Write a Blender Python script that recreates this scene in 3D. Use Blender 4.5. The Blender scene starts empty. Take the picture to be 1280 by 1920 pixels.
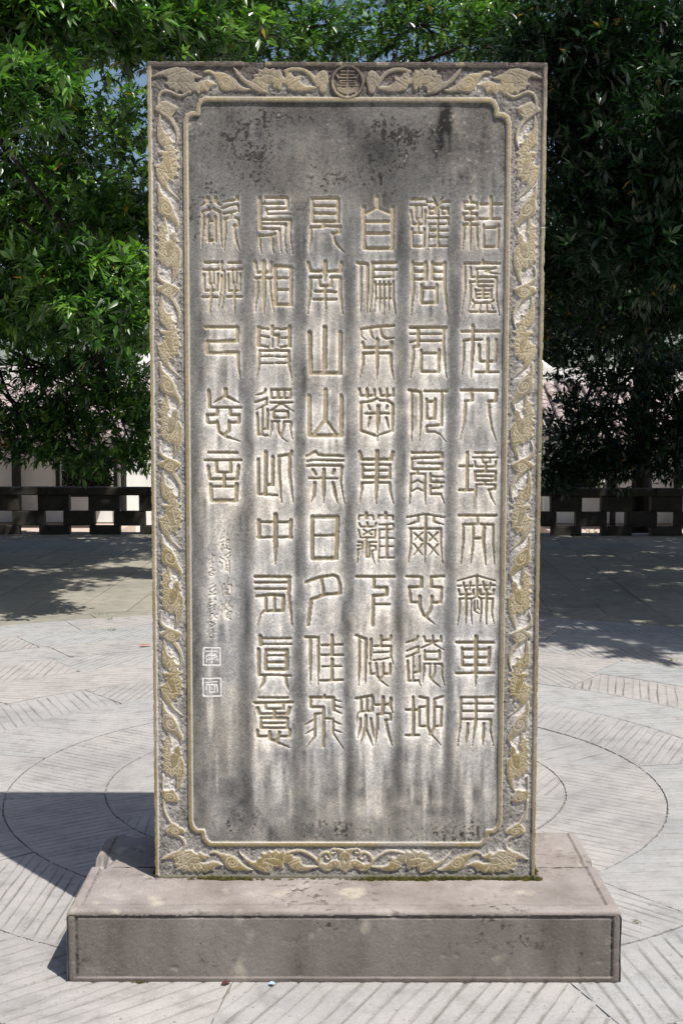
import bpy, math, random
import numpy as np
from mathutils import Vector, Matrix

sc = bpy.context.scene
COL = sc.collection
rad = math.radians

# ------------------------------------------------------------------ camera
cam = bpy.data.cameras.new('camera'); cam_ob = bpy.data.objects.new('camera', cam); COL.objects.link(cam_ob)
sc.camera = cam_ob
FPX, PITCH, YAW, ROLL = 2309.55, .08101, .00425, .00244
cam.sensor_fit = 'VERTICAL'; cam.sensor_height = 36.0; cam.sensor_width = 24.0
cam.lens = FPX / 1920 * 36.0
cam.clip_start = .05; cam.clip_end = 2000
_cp, _sp, _cy, _sy = math.cos(PITCH), math.sin(PITCH), math.cos(YAW), math.sin(YAW)
FW = Vector((_sy*_cp, _cy*_cp, -_sp)); _r = Vector((_cy, -_sy, 0)); _u = _r.cross(FW)
CR = _r*math.cos(ROLL) + _u*math.sin(ROLL); CU = -_r*math.sin(ROLL) + _u*math.cos(ROLL)
cam_ob.matrix_world = Matrix(((CR.x, CU.x, -FW.x, 0), (CR.y, CU.y, -FW.y, 0), (CR.z, CU.z, -FW.z, 1.6), (0, 0, 0, 1)))
sc.render.resolution_x = 682; sc.render.resolution_y = 1024

# ------------------------------------------------------------------ sky, sun, exposure
SUNV = Vector((.41, -.465, 1.0)).normalized()
SUN_EL = math.asin(SUNV.z); SUN_AZ = math.atan2(SUNV.x, SUNV.y)
world = bpy.data.worlds.new('World'); sc.world = world; world.use_nodes = True
wn = world.node_tree.nodes; wl = world.node_tree.links
bg = wn['Background']; sky = wn.new('ShaderNodeTexSky'); sky.sky_type = 'NISHITA'
sky.sun_disc = False; sky.sun_elevation = SUN_EL; sky.sun_rotation = SUN_AZ
sky.air_density = 1.0; sky.dust_density = 2.0; sky.ozone_density = 1.0
wl.new(sky.outputs[0], bg.inputs[0]); bg.inputs[1].default_value = .09
sun = bpy.data.lights.new('sun', 'SUN'); sun.energy = 4.95; sun.angle = rad(.53); sun.color = (1.0, .955, .88)
sun_ob = bpy.data.objects.new('sun', sun); COL.objects.link(sun_ob)
sun_ob.rotation_euler = SUNV.to_track_quat('Z', 'Y').to_euler(); sun_ob.location = (4, -4, 9)
sc.view_settings.view_transform = 'Standard'; sc.view_settings.look = 'None'
sc.view_settings.gamma = 1; sc.view_settings.exposure = .27; sc.view_settings.use_curve_mapping = False

# ------------------------------------------------------------------ helpers
def at(px, py, Y):
    """a point of the place seen at that spot of the photograph, Y metres away"""
    d = FW + CR*((px-640)/FPX) - CU*((py-960)/FPX)
    return Vector((0, 0, 1.6)) + d*(Y/d.y)

def mesh(name, V, F, mats, smooth=False, midx=None):
    me = bpy.data.meshes.new(name)
    V = np.asarray(V, np.float32)
    if isinstance(F, np.ndarray):
        n, k = F.shape
        me.vertices.add(len(V)); me.vertices.foreach_set('co', V.ravel())
        me.loops.add(n*k); me.loops.foreach_set('vertex_index', F.astype(np.int32).ravel())
        me.polygons.add(n); me.polygons.foreach_set('loop_start', np.arange(0, n*k, k, dtype=np.int32))
        if midx is not None: me.polygons.foreach_set('material_index', np.asarray(midx, np.int32))
        me.update(calc_edges=True)
    else:
        me.from_pydata([tuple(v) for v in V], [], F)
        if midx is not None: me.polygons.foreach_set('material_index', np.asarray(midx, np.int32))
    for m in (mats if isinstance(mats, (list, tuple)) else [mats]): me.materials.append(m)
    me.polygons.foreach_set('use_smooth', np.full(len(me.polygons), smooth))
    return me

def link(name, me, parent=None, loc=None, rz=None):
    o = bpy.data.objects.new(name, me); COL.objects.link(o)
    if parent is not None: o.parent = parent
    if loc is not None: o.location = loc
    if rz is not None: o.rotation_euler = (0, 0, rz)
    return o

def thing(o, label, cat, group=None):
    o['label'] = label; o['category'] = cat
    if group: o['group'] = group
    return o

def empty(name, loc, label, cat, group=None, rz=0):
    o = bpy.data.objects.new(name, None); COL.objects.link(o); o.location = loc; o.rotation_euler = (0, 0, rz)
    o.empty_display_size = .1
    return thing(o, label, cat, group)

class MB:
    def __init__(s): s.v = []; s.f = []
    def box(s, x0, x1, y0, y1, z0, z1, bev=0, jit=0, rnd=random):
        n = len(s.v)
        if bev <= 0:
            c = [(x0,y0,z0),(x1,y0,z0),(x1,y1,z0),(x0,y1,z0),(x0,y0,z1),(x1,y0,z1),(x1,y1,z1),(x0,y1,z1)]
            s.v += [tuple(a + (rnd.uniform(-jit, jit) if jit else 0) for a in p) for p in c]
            s.f += [(n,n+3,n+2,n+1),(n+4,n+5,n+6,n+7),(n,n+1,n+5,n+4),(n+1,n+2,n+6,n+5),(n+2,n+3,n+7,n+6),(n+3,n,n+4,n+7)]
            return
        # bevelled box: three rings of quads
        idx = {}
        X = (x0, x1); Yy = (y0, y1); Z = (z0, z1)
        for i in (0, 1):
            for j in (0, 1):
                for k in (0, 1):
                    cx, cy, cz = X[i], Yy[j], Z[k]
                    q = [rnd.uniform(-jit, jit) for _ in range(3)] if jit else (0, 0, 0)
                    ix, iy, iz = (bev if i == 0 else -bev), (bev if j == 0 else -bev), (bev if k == 0 else -bev)
                    for a, p in (('x', (cx, cy+iy, cz+iz)), ('y', (cx+ix, cy, cz+iz)), ('z', (cx+ix, cy+iy, cz))):
                        idx[(a, i, j, k)] = len(s.v); s.v.append((p[0]+q[0], p[1]+q[1], p[2]+q[2]))
        g = lambda a, i, j, k: idx[(a, i, j, k)]
        for i in (0, 1):
            q = [g('x',i,0,0), g('x',i,1,0), g('x',i,1,1), g('x',i,0,1)]; s.f.append(q if i else q[::-1])
            q = [g('y',0,i,0), g('y',1,i,0), g('y',1,i,1), g('y',0,i,1)]; s.f.append(q[::-1] if i else q)
            q = [g('z',0,0,i), g('z',1,0,i), g('z',1,1,i), g('z',0,1,i)]; s.f.append(q if i else q[::-1])
        for i in (0, 1):
            for j in (0, 1):
                s.f.append([g('x',i,j,0), g('y',i,j,0), g('y',i,j,1), g('x',i,j,1)])
                s.f.append([g('x',i,0,j), g('z',i,0,j), g('z',i,1,j), g('x',i,1,j)])
                s.f.append([g('y',0,i,j), g('z',0,i,j), g('z',1,i,j), g('y',1,i,j)])
                for k in (0, 1): s.f.append([g('x',i,j,k), g('y',i,j,k), g('z',i,j,k)])
    def tube(s, pts, rads, n=8, cap=True):
        base = len(s.v); P = [Vector(p) for p in pts]
        for i, p in enumerate(P):
            t = (P[min(i+1, len(P)-1)] - P[max(i-1, 0)]).normalized()
            a = t.orthogonal().normalized() if abs(t.z) > .95 else t.cross(Vector((0, 0, 1))).normalized()
            b = t.cross(a)
            for k in range(n):
                w = 2*math.pi*k/n
                s.v.append(tuple(p + (a*math.cos(w) + b*math.sin(w))*rads[i]))
        for i in range(len(P)-1):
            for k in range(n):
                s.f.append((base+i*n+k, base+i*n+(k+1) % n, base+(i+1)*n+(k+1) % n, base+(i+1)*n+k))
        if cap: s.f.append(tuple(base+k for k in range(n))[::-1]); s.f.append(tuple(base+(len(P)-1)*n+k for k in range(n)))
    def build(s, name, m, parent=None, smooth=False, loc=None, rz=None):
        me = mesh(name, s.v, s.f, m, smooth)
        bmfix(me)
        return link(name, me, parent, loc, rz)

import bmesh
def bmfix(me):
    b = bmesh.new(); b.from_mesh(me); bmesh.ops.recalc_face_normals(b, faces=b.faces); b.to_mesh(me); b.free()

# ------------------------------------------------------------------ materials
class NT:
    def __init__(s, name):
        s.m = bpy.data.materials.new(name); s.m.use_nodes = True; s.t = s.m.node_tree
        s.n = s.t.nodes; s.p = s.n['Principled BSDF']; s.out = s.n['Material Output']
    def L(s, a, b): s.t.links.new(a, b)
    def node(s, k, **kw):
        n = s.n.new(k)
        for a, v in kw.items():
            if a.startswith('_'): n.inputs[a[1:].replace('_', ' ')].default_value = v
            else: setattr(n, a, v)
        return n
    def coord(s, scale=(1, 1, 1), kind='Object'):
        tc = s.node('ShaderNodeTexCoord'); mp = s.node('ShaderNodeMapping'); mp.inputs['Scale'].default_value = scale
        s.L(tc.outputs[kind], mp.inputs[0]); return mp.outputs[0]
    def world(s, scale=(1, 1, 1)):
        tc = s.node('ShaderNodeNewGeometry'); mp = s.node('ShaderNodeMapping'); mp.inputs['Scale'].default_value = scale
        s.L(tc.outputs['Position'], mp.inputs[0]); return mp.outputs[0]
    def noise(s, vec, scale, detail=6, rough=.6):
        n = s.node('ShaderNodeTexNoise'); n.inputs['Scale'].default_value = scale; n.inputs['Detail'].default_value = detail
        n.inputs['Roughness'].default_value = rough; s.L(vec, n.inputs['Vector']); return n.outputs['Fac']
    def ramp(s, fac, stops):
        n = s.node('ShaderNodeValToRGB'); e = n.color_ramp.elements
        while len(e) < len(stops): e.new(.5)
        for q, (p, c) in zip(e, stops): q.position = p; q.color = (*c, 1) if len(c) == 3 else c
        s.L(fac, n.inputs[0]); return n.outputs[0]
    def mix(s, fac, a, b, mode='MIX'):
        n = s.node('ShaderNodeMix', data_type='RGBA', blend_type=mode)
        for sock, v in ((n.inputs[0], fac), (n.inputs[6], a), (n.inputs[7], b)):
            if hasattr(v, 'is_output'): s.L(v, sock)
            elif isinstance(v, (int, float)): sock.default_value = v
            else: sock.default_value = (*v, 1)
        return n.outputs[2]
    def math(s, op, a, b=0):
        n = s.node('ShaderNodeMath', operation=op)
        for sock, v in ((n.inputs[0], a), (n.inputs[1], b)):
            if hasattr(v, 'is_output'): s.L(v, sock)
            else: sock.default_value = v
        return n.outputs[0]
    def bump(s, h, dist, strength=1.0, normal=None):
        n = s.node('ShaderNodeBump'); n.inputs['Distance'].default_value = dist; n.inputs['Strength'].default_value = strength
        s.L(h, n.inputs['Height'])
        if normal is not None: s.L(normal, n.inputs['Normal'])
        return n.outputs[0]
    def fin(s, col=None, rough=.8, normal=None, spec=.3):
        if col is not None:
            if hasattr(col, 'is_output'): s.L(col, s.p.inputs['Base Color'])
            else: s.p.inputs['Base Color'].default_value = (*col, 1)
        if hasattr(rough, 'is_output'): s.L(rough, s.p.inputs['Roughness'])
        else: s.p.inputs['Roughness'].default_value = rough
        s.p.inputs['Specular IOR Level'].default_value = spec
        if normal is not None: s.L(normal, s.p.inputs['Normal'])
        return s.m

def mat_face():
    t = NT('carved_sandstone'); c = t.coord()
    a = t.node('ShaderNodeAttribute', attribute_name='stone'); base = a.outputs['Color']
    fine = t.noise(c, 260, 4, .8); mid = t.noise(c, 80, 5, .7)
    col = t.mix(1.0, base, t.ramp(fine, [(.30, (.58, .56, .56)), (.5, (1, 1, 1)), (.70, (1.38, 1.35, 1.33))]), 'MULTIPLY')
    col = t.mix(.6, col, t.ramp(mid, [(.3, (.75, .75, .76)), (.55, (1, 1, 1)), (.75, (1.15, 1.13, 1.1))]), 'MULTIPLY')
    nb = t.bump(t.math('ADD', fine, t.math('MULTIPLY', mid, 1.5)), .0012, .7)
    return t.fin(col, .88, nb, .25)

def mat_slab():
    t = NT('weathered_slab_stone'); c = t.coord()
    col = t.ramp(t.noise(c, 6, 8, .65), [(.3, (.10, .095, .09)), (.5, (.22, .20, .18)), (.7, (.34, .31, .27))])
    return t.fin(col, .9, t.bump(t.noise(c, 160, 5, .7), .002, .7), .2)

def mat_pedestal():
    t = NT('pink_grey_sandstone'); c = t.world(); cv = t.world((1, 1, .35))
    col = t.ramp(t.noise(c, 5, 8, .62), [(.28, (.175, .150, .138)), (.45, (.250, .221, .208)), (.6, (.310, .276, .264)), (.75, (.42, .38, .365))])
    # upright faces take a darker grey-brown tone, the top a paler one
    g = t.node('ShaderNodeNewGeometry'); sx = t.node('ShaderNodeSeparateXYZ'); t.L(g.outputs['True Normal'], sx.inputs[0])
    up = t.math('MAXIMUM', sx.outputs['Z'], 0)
    side_tone = t.ramp(t.noise(cv, 4, 7, .6), [(.3, (.080, .069, .060)), (.5, (.142, .125, .114)), (.7, (.195, .174, .160))])
    col = t.mix(up, side_tone, col)
    spots = t.ramp(t.noise(c, 38, 4, .7), [(.0, (1, 1, 1)), (.55, (1, 1, 1)), (.64, (.30, .28, .25))])
    area = t.ramp(t.noise(c, 3.3, 3, .5), [(.50, (0, 0, 0)), (.66, (1, 1, 1))])
    col = t.mix(area, col, t.mix(1.0, col, spots, 'MULTIPLY'))
    da = t.node('ShaderNodeAttribute', attribute_name='dirt'); col = t.mix(da.outputs['Fac'], col, (.05, .042, .032))
    lich = t.ramp(t.noise(c, 9, 3, .4), [(.63, (0, 0, 0)), (.72, (.5, .5, .5))])
    col = t.mix(lich, col, (.50, .46, .37))
    fine = t.noise(c, 330, 3, .7)
    col = t.mix(.8, col, t.ramp(fine, [(.3, (.66, .66, .66)), (.5, (1, 1, 1)), (.7, (1.3, 1.3, 1.3))]), 'MULTIPLY')
    return t.fin(col, .87, t.bump(t.math('ADD', fine, t.math('MULTIPLY', t.noise(c, 110, 4, .7), .9)), .0010, .8), .25)

def mat_paving(name, pink, grey, grv=True):
    t = NT(name); c = t.world(); oi = t.node('ShaderNodeObjectInfo')
    base = t.ramp(oi.outputs['Random'], [(0, grey), (.45, tuple((a+b)/2 for a, b in zip(pink, grey))), (1, pink)])
    blot = t.noise(c, 3.2, 7, .62)
    col = t.mix(t.ramp(blot, [(.35, (0, 0, 0)), (.65, (.75, .75, .75))]), base, t.mix(.5, base, pink))
    col = t.mix(.8, col, t.ramp(t.noise(c, 9, 8, .7), [(.3, (.66, .66, .65)), (.5, (1, 1, 1)), (.7, (1.12, 1.11, 1.10))]), 'MULTIPLY')
    fine = t.noise(c, 260, 3, .7)
    col = t.mix(.7, col, t.ramp(fine, [(.3, (.78, .78, .78)), (.5, (1, 1, 1)), (.7, (1.16, 1.16, 1.16))]), 'MULTIPLY')
    col = t.mix(.8, col, t.ramp(t.noise(c, 1.3, 5, .6), [(.35, (.80, .81, .82)), (.5, (1, 1, 1)), (.65, (1.06, 1.05, 1.04))]), 'MULTIPLY')
    sp = t.ramp(t.noise(c, 70, 2, .5), [(.66, (0, 0, 0)), (.72, (1, 1, 1))])
    col = t.mix(sp, col, (.22, .20, .17))
    if grv:
        a = t.node('ShaderNodeAttribute', attribute_name='dirt')
        col = t.mix(t.math('MULTIPLY', a.outputs['Fac'], t.math('ADD', .15, t.noise(c, 25, 3, .6))), col, (.115, .105, .085))
    return t.fin(col, .82, t.bump(t.math('ADD', fine, t.math('MULTIPLY', t.noise(c, 45, 5, .65), 3)), .0016, .8), .25)

def simple(name, a, b, scale=8, rough=.8, bump=.001, bscale=80, spec=.3, stretch=(1, 1, 1)):
    t = NT(name); c = t.world(stretch)
    col = t.ramp(t.noise(c, scale, 6, .62), [(.32, a), (.68, b)])
    return t.fin(col, rough, t.bump(t.noise(c, bscale, 4, .65), bump, .8), spec)

def mat_leaf(name, dark, light, young, trans=.35, rough=.3, spec=.5):
    t = NT(name); a = t.node('ShaderNodeAttribute', attribute_name='tone')
    col = t.ramp(a.outputs['Fac'], [(0, dark), (.55, light), (.93, young), (.975, young), (.98, (.28, .10, .02)), (1, (.34, .20, .03))])
    t.fin(col, rough, None, spec)
    tr = t.node('ShaderNodeBsdfTranslucent')
    t.L(t.mix(1.0, col, (1.1, 1.6, .35), 'MULTIPLY'), tr.inputs[0])
    mx = t.node('ShaderNodeMixShader'); mx.inputs[0].default_value = trans
    t.L(t.p.outputs[0], mx.inputs[1]); t.L(tr.outputs[0], mx.inputs[2]); t.L(mx.outputs[0], t.out.inputs[0])
    return t.m

M = dict(
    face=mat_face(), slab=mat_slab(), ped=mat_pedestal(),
    ring=mat_paving('chiselled_paving_stone', (.385, .36, .35), (.335, .35, .36)),
    flag=mat_paving('flagstone', (.335, .31, .26), (.27, .26, .222), False),
    soil=simple('joint_mortar', (.12, .11, .085), (.36, .34, .31), 5, .95, .004, 90),
    earth=simple('courtyard_ground', (.36, .33, .28), (.50, .46, .40), 2, .9, .004, 30),
    dark=simple('dark_parapet_stone', (.020, .018, .014), (.05, .045, .036), 5, .85, .003, 60),  # near-black tone of the parapet blocks and coping
    plaster=simple('white_plaster', (.72, .72, .70), (.80, .80, .79), 3, .85, .0015, 40, .2),
    plasterb=simple('sunlit_white_plaster', (.74, .74, .73), (.82, .82, .81), 3, .85, .0015, 40, .2),
    timber=simple('dark_painted_timber', (.012, .010, .010), (.03, .024, .022), 10, .55, .001, 60),
    redwood=simple('red_painted_timber', (.30, .055, .02), (.42, .09, .03), 10, .5, .001, 60),
    tile=simple('weathered_roof_tile', (.27, .22, .21), (.50, .43, .42), 7, .85, .003, 60),
    ridge=simple('limewashed_ridge', (.62, .62, .60), (.78, .78, .76), 5, .85, .003, 40),
    bark=simple('bark', (.016, .013, .010), (.038, .031, .025), 12, .9, .006, 50),
    pinkstone=simple('pink_kerb_stone', (.46, .37, .31), (.58, .48, .42), 5, .85, .002, 50),
    moss=simple('moss', (.06, .075, .015), (.20, .17, .05), 60, .95, .003, 200),
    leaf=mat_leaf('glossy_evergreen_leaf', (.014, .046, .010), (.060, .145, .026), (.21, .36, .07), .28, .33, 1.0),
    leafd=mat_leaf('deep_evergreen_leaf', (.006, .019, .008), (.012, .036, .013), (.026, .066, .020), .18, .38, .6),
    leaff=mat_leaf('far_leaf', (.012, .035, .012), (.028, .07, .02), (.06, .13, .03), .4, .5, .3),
)
# ------------------------------------------------------------------ ground and terrace
rng = np.random.default_rng(7); rnd = random.Random(11)
def structure(o): o['kind'] = 'structure'; return o
me = mesh('ground', [(-400, -200, -.62), (400, -200, -.62), (400, 600, -.62), (-400, 600, -.62)], [(0, 1, 2, 3)], M['earth'])
structure(link('ground', me))
TX, TY0, TY1 = 13.0, -4.0, 16.42
b = MB(); b.box(-TX, TX, TY0, TY1, -.60, -.0062)
plaza = structure(b.build('plaza', M['soil']))

CX, CY = 0.0, 5.23
RINGS = [.50, .98, 1.39, 1.85, 2.29, 2.76, 3.22, 3.66, 4.12]
REDGE = 4.62

def smooth_noise(n, cell, r):
    k = int(n/cell)+3; q = r.normal(size=k); x = np.linspace(0, k-2.001, n); i = x.astype(int); f = x-i; f = f*f*(3-2*f)
    return q[i]*(1-f)+q[i+1]*f

def ring_stone(r0, r1, a0, a1, hand, lift, r):
    """sector stone with chiselled grooves running at about 45 degrees to the radius; real V cuts"""
    am = (a0+a1)/2; rm = (r0+r1)/2
    ang = am + hand*rad({.50: 40, .98: 10, 1.39: 28, 1.85: 30}.get(round(r0, 2), 42)) + r.uniform(-.10, .10)
    v = np.array([math.sin(ang), math.cos(ang)]); u = np.array([v[1], -v[0]])       # v along the grooves, u across
    gap = .0006
    def inside(P):
        R = np.hypot(P[..., 0], P[..., 1]); A = np.arctan2(P[..., 0], P[..., 1]); A = (A-am+math.pi) % (2*math.pi)-math.pi
        return (R > r0+gap) & (R < r1-gap) & (np.abs(A) < (a1-a0)/2-gap/np.maximum(R, .3))
    # extent in u
    aa = np.linspace(a0, a1, 9); C = np.concatenate([np.stack([np.sin(aa)*q, np.cos(aa)*q], 1) for q in (r0, r1)])
    us = C@u; vs = C@v; u0, u1 = us.min(), us.max(); v0, v1 = vs.min()-.02, vs.max()+.02
    far = r0 > 1.8; pitch = r.uniform(.046, .056) if far else r.uniform(.037, .046); g0 = r.uniform(0, pitch)
    U = []; Z = []; D = []
    x = u0-g0
    while x < u1:
        w = r.uniform(.0050, .0080)*(1.45 if far else 1)/2; dp = r.uniform(.0025, .0045)
        p = pitch*r.uniform(.85, 1.15)
        for q, z, d in ((x-w*2.1, 0, 0), (x-w, -dp*.25, .5), (x, -dp, 1), (x+w, -dp*.25, .5), (x+w*2.1, 0, 0)): U.append(q); Z.append(z); D.append(d)
        m = 1
        for k in range(1, m+1): U.append(x+w*2.1+(p-4.2*w)*k/(m+1)); Z.append(r.uniform(-.0004, .0006)); D.append(0)
        x += p
    U = np.array(U); Z = np.array(Z); D = np.array(D); o = np.argsort(U); U, Z, D = U[o], Z[o], D[o]
    k = (U > u0) & (U < u1); U, Z, D = U[k], Z[k], D[k]
    NV = 10; T = np.arange(v0, v1, .006)
    P = U[:, None, None]*u + T[None, :, None]*v
    I = inside(P)
    ok = I.sum(1) > 2
    # longest run per line
    lo = np.zeros(len(U)); hi = np.zeros(len(U))
    for i in range(len(U)):
        if not ok[i]: continue
        q = np.flatnonzero(np.diff(np.concatenate(([0], I[i].view(np.int8), [0])))); q = q.reshape(-1, 2); j = np.argmax(q[:, 1]-q[:, 0])
        lo[i], hi[i] = T[q[j, 0]], T[q[j, 1]-1]
    idx = np.flatnonzero(ok)
    if len(idx) < 4: return None
    U, Z, D, lo, hi = U[idx], Z[idx], D[idx], lo[idx], hi[idx]
    n = len(U); s = np.linspace(0, 1, NV)
    VV = lo[:, None]+(hi-lo)[:, None]*s
    wob = np.array([smooth_noise(64, 9, r)*.0028 for _ in range(4)])
    ii = np.clip(((VV-v0)/(v1-v0)*63).astype(int), 0, 63)
    gi = (np.arange(n)//6) % 4
    UU = U[:, None]+wob[gi[:, None], ii]*(D[:, None] > 0)
    depthmod = .35+.65*np.clip(.55+np.array([smooth_noise(64, 12, r)*.45 for _ in range(4)])[gi[:, None], ii], 0, 1.1)
    endf = np.clip(np.minimum(s, 1-s)/.12+.35*(r.random(n)[:, None]), 0.12, 1)
    ZZ = Z[:, None]*np.where(D[:, None] > 0, depthmod*endf, 1)
    X = CX+UU*u[0]+VV*v[0]; Y = CY+UU*u[1]+VV*v[1]
    tilt = r.normal(size=2)*.0007
    ZZ = ZZ+lift+(X-X.mean())*tilt[0]+(Y-Y.mean())*tilt[1]
    V = np.stack([X, Y, ZZ], -1).reshape(-1, 3)
    a = np.arange(n*NV).reshape(n, NV)
    F = np.stack([a[:-1, :-1], a[1:, :-1], a[1:, 1:], a[:-1, 1:]], -1).reshape(-1, 4)
    dirt = (D[:, None]*np.ones((1, NV))*np.clip(depthmod*endf, 0, 1)).ravel()
    edge = np.minimum(s, 1-s)[None, :]*np.ones((n, 1)); dirt = np.maximum(dirt, (edge.ravel() < .02)*.10)
    # skirt down to the bed
    loop = np.concatenate([a[:, 0], a[-1, 1:], a[::-1, -1][1:], a[0, ::-1][1:-1]])
    m = len(V); S = V[loop].copy(); S[:, 2] = -.0085
    V = np.concatenate([V, S]); L = len(loop); j = np.arange(L); jn = (j+1) % L
    F = np.concatenate([F, np.stack([loop[j], m+j, m+jn, loop[jn]], -1)])
    dirt = np.concatenate([dirt, np.ones(L)])
    return V, F, dirt, ZZ

nst = 0
for k, r0 in enumerate(RINGS):
    r1 = RINGS[k+1] if k+1 < len(RINGS) else REDGE
    hand = 1 if k % 2 else -1
    rm = (r0+r1)/2; n = max(5, round(2*math.pi*rm/rng.uniform(1.15, 1.45))); off = rng.uniform(0, 6.28)
    cuts = np.sort((np.arange(n)+rng.uniform(-.16, .16, n))/n)*2*math.pi+off
    for i in range(n):
        a0, a1 = cuts[i], (cuts[i+1] if i+1 < n else cuts[0]+2*math.pi)
        am = (a0+a1)/2; y = CY+math.cos(am)*rm; x = math.sin(am)*rm
        if y < 2.4: continue
        q = ring_stone(r0, r1, a0, a1, hand, rng.uniform(-.0010, .0010), rng)
        if q is None: continue
        V, F, dirt, _ = q
        me = mesh('paving_stone', V, F, M['ring'], False)
        at_ = me.attributes.new('dirt', 'FLOAT', 'POINT'); at_.data.foreach_set('value', dirt.astype(np.float32))
        o = link('paving_stone', me, plaza); nst += 1
# centre disc
aa = np.linspace(0, 2*math.pi, 49)[:-1]
V = [(CX, CY, .001)]+[(CX+math.sin(t)*.496, CY+math.cos(t)*.496, 0) for t in aa]+[(CX+math.sin(t)*.496, CY+math.cos(t)*.496, -.017) for t in aa]
F = [(0, 1+(i+1) % 48, 1+i) for i in range(48)]+[(1+i, 1+(i+1) % 48, 49+(i+1) % 48, 49+i) for i in range(48)]
link('paving_stone', mesh('paving_stone', V, F, M['ring']), plaza)

# plain band stones round the circle
def flat_poly(poly, z, parent, name, m, slope=(0, 0)):
    c = np.mean(poly, 0)
    zz = [z+(p[0]-c[0])*slope[0]+(p[1]-c[1])*slope[1] for p in poly]
    n = len(poly)
    V = [(p[0], p[1], q) for p, q in zip(poly, zz)]+[(p[0], p[1], -.017) for p in poly]
    F = [tuple(range(n))]+[(i, n+i, n+(i+1) % n, (i+1) % n) for i in range(n)]
    me = mesh(name, V, F, m); bmfix(me); return link(name, me, parent)
RB = 4.86
for i in range(26):
    a0 = i/26*2*math.pi+.07; a1 = a0+2*math.pi/26; g = .004/4.7
    if CY+math.cos((a0+a1)/2)*4.7 < 2.4: continue
    A = np.linspace(a0+g, a1-g, 7)
    poly = [(CX+math.sin(t)*(REDGE+.004), CY+math.cos(t)*(REDGE+.004)) for t in A]+[(CX+math.sin(t)*(RB-.004), CY+math.cos(t)*(RB-.004)) for t in A[::-1]]
    flat_poly(poly[::-1], rng.uniform(-.002, .002), plaza, 'band_stone', M['flag'])

# rectangular flags beyond the circle, laid in rows along the view
SW, rot = .425, rad(-2.0)
def clip_out_circle(poly, R):
    """cut the flag back to the circle by pulling the points inside it outwards along the row"""
    P = np.array(poly); d = np.hypot(P[:, 0]-CX, P[:, 1]-CY)
    if d.min() >= R: return poly
    if d.max() < R+.03: return None
    N = 9; out = []
    for i in range(len(P)):
        a, b_ = P[i], P[(i+1) % len(P)]
        for t in np.linspace(0, 1, N)[:-1]: out.append(a+(b_-a)*t)
    Q = np.array(out); d = np.hypot(Q[:, 0]-CX, Q[:, 1]-CY); bad = d < R
    if bad.all(): return None
    for i in np.flatnonzero(bad): Q[i] = np.array([CX, CY])+(Q[i]-[CX, CY])*(R/max(d[i], .01))
    # drop flags that would fold over
    x, y = Q[:, 0], Q[:, 1]; area = .5*np.sum(x*np.roll(y, -1)-np.roll(x, -1)*y)
    return None if area < .03 else [tuple(q) for q in Q]
nfl = 0
for ci in range(-15, 15):
    y = 2.3+rng.uniform(0, .7); w0 = ci*SW
    while y < 16.0:
        ln = rng.uniform(.62, 1.25); y1 = min(y+ln, 16.02)
        g = .0035
        q = [(w0+g, y+g), (w0+SW-g, y+g), (w0+SW-g, y1-g), (w0+g, y1-g)]
        q = [((a-0)*math.cos(rot)-(b_-9)*math.sin(rot), (a-0)*math.sin(rot)+(b_-9)*math.cos(rot)+9) for a, b_ in q]
        mx_, my_ = np.mean(q, 0)
        y = y1
        if abs(mx_) > .30*my_+1.1 or my_ < 6.5 and abs(mx_) < 4.0: continue
        q = clip_out_circle(q, RB+.004)
        if q is None: continue
        if max(p[1] for p in q) > 16.0: q = [(p[0], min(p[1], 16.0)) for p in q]
        if nfl >= 290: continue
        nfl += 1
        flat_poly(q, rng.uniform(-.003, .003), plaza, 'flagstone', M['flag'], tuple(rng.normal(size=2)*.0015))
# plain flags to the sides, outside what the picture shows
b = MB()
for s in (-1, 1):
    for i in range(12):
        for j in range(20):
            x0 = s*(6.6+i*.53); x1 = x0+s*.52; y0 = -3.9+j*1.0
            b.box(min(x0, x1), max(x0, x1), y0, y0+.985, -.015, 0)
o = b.build('side_paving', M['flag'], plaza); o['kind'] = 'stuff'

# ------------------------------------------------------------------ low parapet of stone blocks
BY0, BY1 = 16.02, 16.17
par = empty('parapet_wall', (0, 16.1, 0), 'low dark stone parapet with staggered square openings behind the stele', 'parapet')
zc = [-.010, .112, .303, .510]; zt = .615        # course heights: bottom openings, middle, top, then the coping
P0 = at(45, 942, 16.1).x; PER = (at(1090, 942, 16.1).x-at(132, 942, 16.1).x)/10.14
PER = .6575
XA = at(132, 942, 16.1).x        # left edge of a top-row opening
OW = .252
def par_block(x0, x1, z0, z1, nm='block'):
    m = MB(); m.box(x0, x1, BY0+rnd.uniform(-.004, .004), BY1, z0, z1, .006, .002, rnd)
    o = m.build(nm, M['dark'], par); o.location = (0, -16.1, 0)
for k in range(-14, 16):
    x = XA+k*PER+(.112 if k >= 6 else 0)
    if k == 5: continue
    par_block(x+OW, x+PER-.003, zc[2]+.002, zc[3])                 # top course
    par_block(x+OW-.330, x+PER-.333, zc[1]+.002, zc[2])            # middle course, shifted half a bay
    par_block(x+OW+.01, x+PER-.003, zc[0], zc[1])                  # bottom course
# the bay hidden behind the stele is a little longer
x5 = XA+5*PER
par_block(x5+OW, x5+PER+.109, zc[2]+.002, zc[3]); par_block(x5+OW-.330, x5+PER-.221, zc[1]+.002, zc[2]); par_block(x5+OW+.01, x5+PER+.109, zc[0], zc[1])
for k in range(-7, 8):
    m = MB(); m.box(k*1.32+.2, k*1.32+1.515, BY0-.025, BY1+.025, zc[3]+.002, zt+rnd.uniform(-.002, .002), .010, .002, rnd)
    o = m.build('coping_stone', M['dark'], par); o.location = (0, -16.1, 0)

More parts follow.
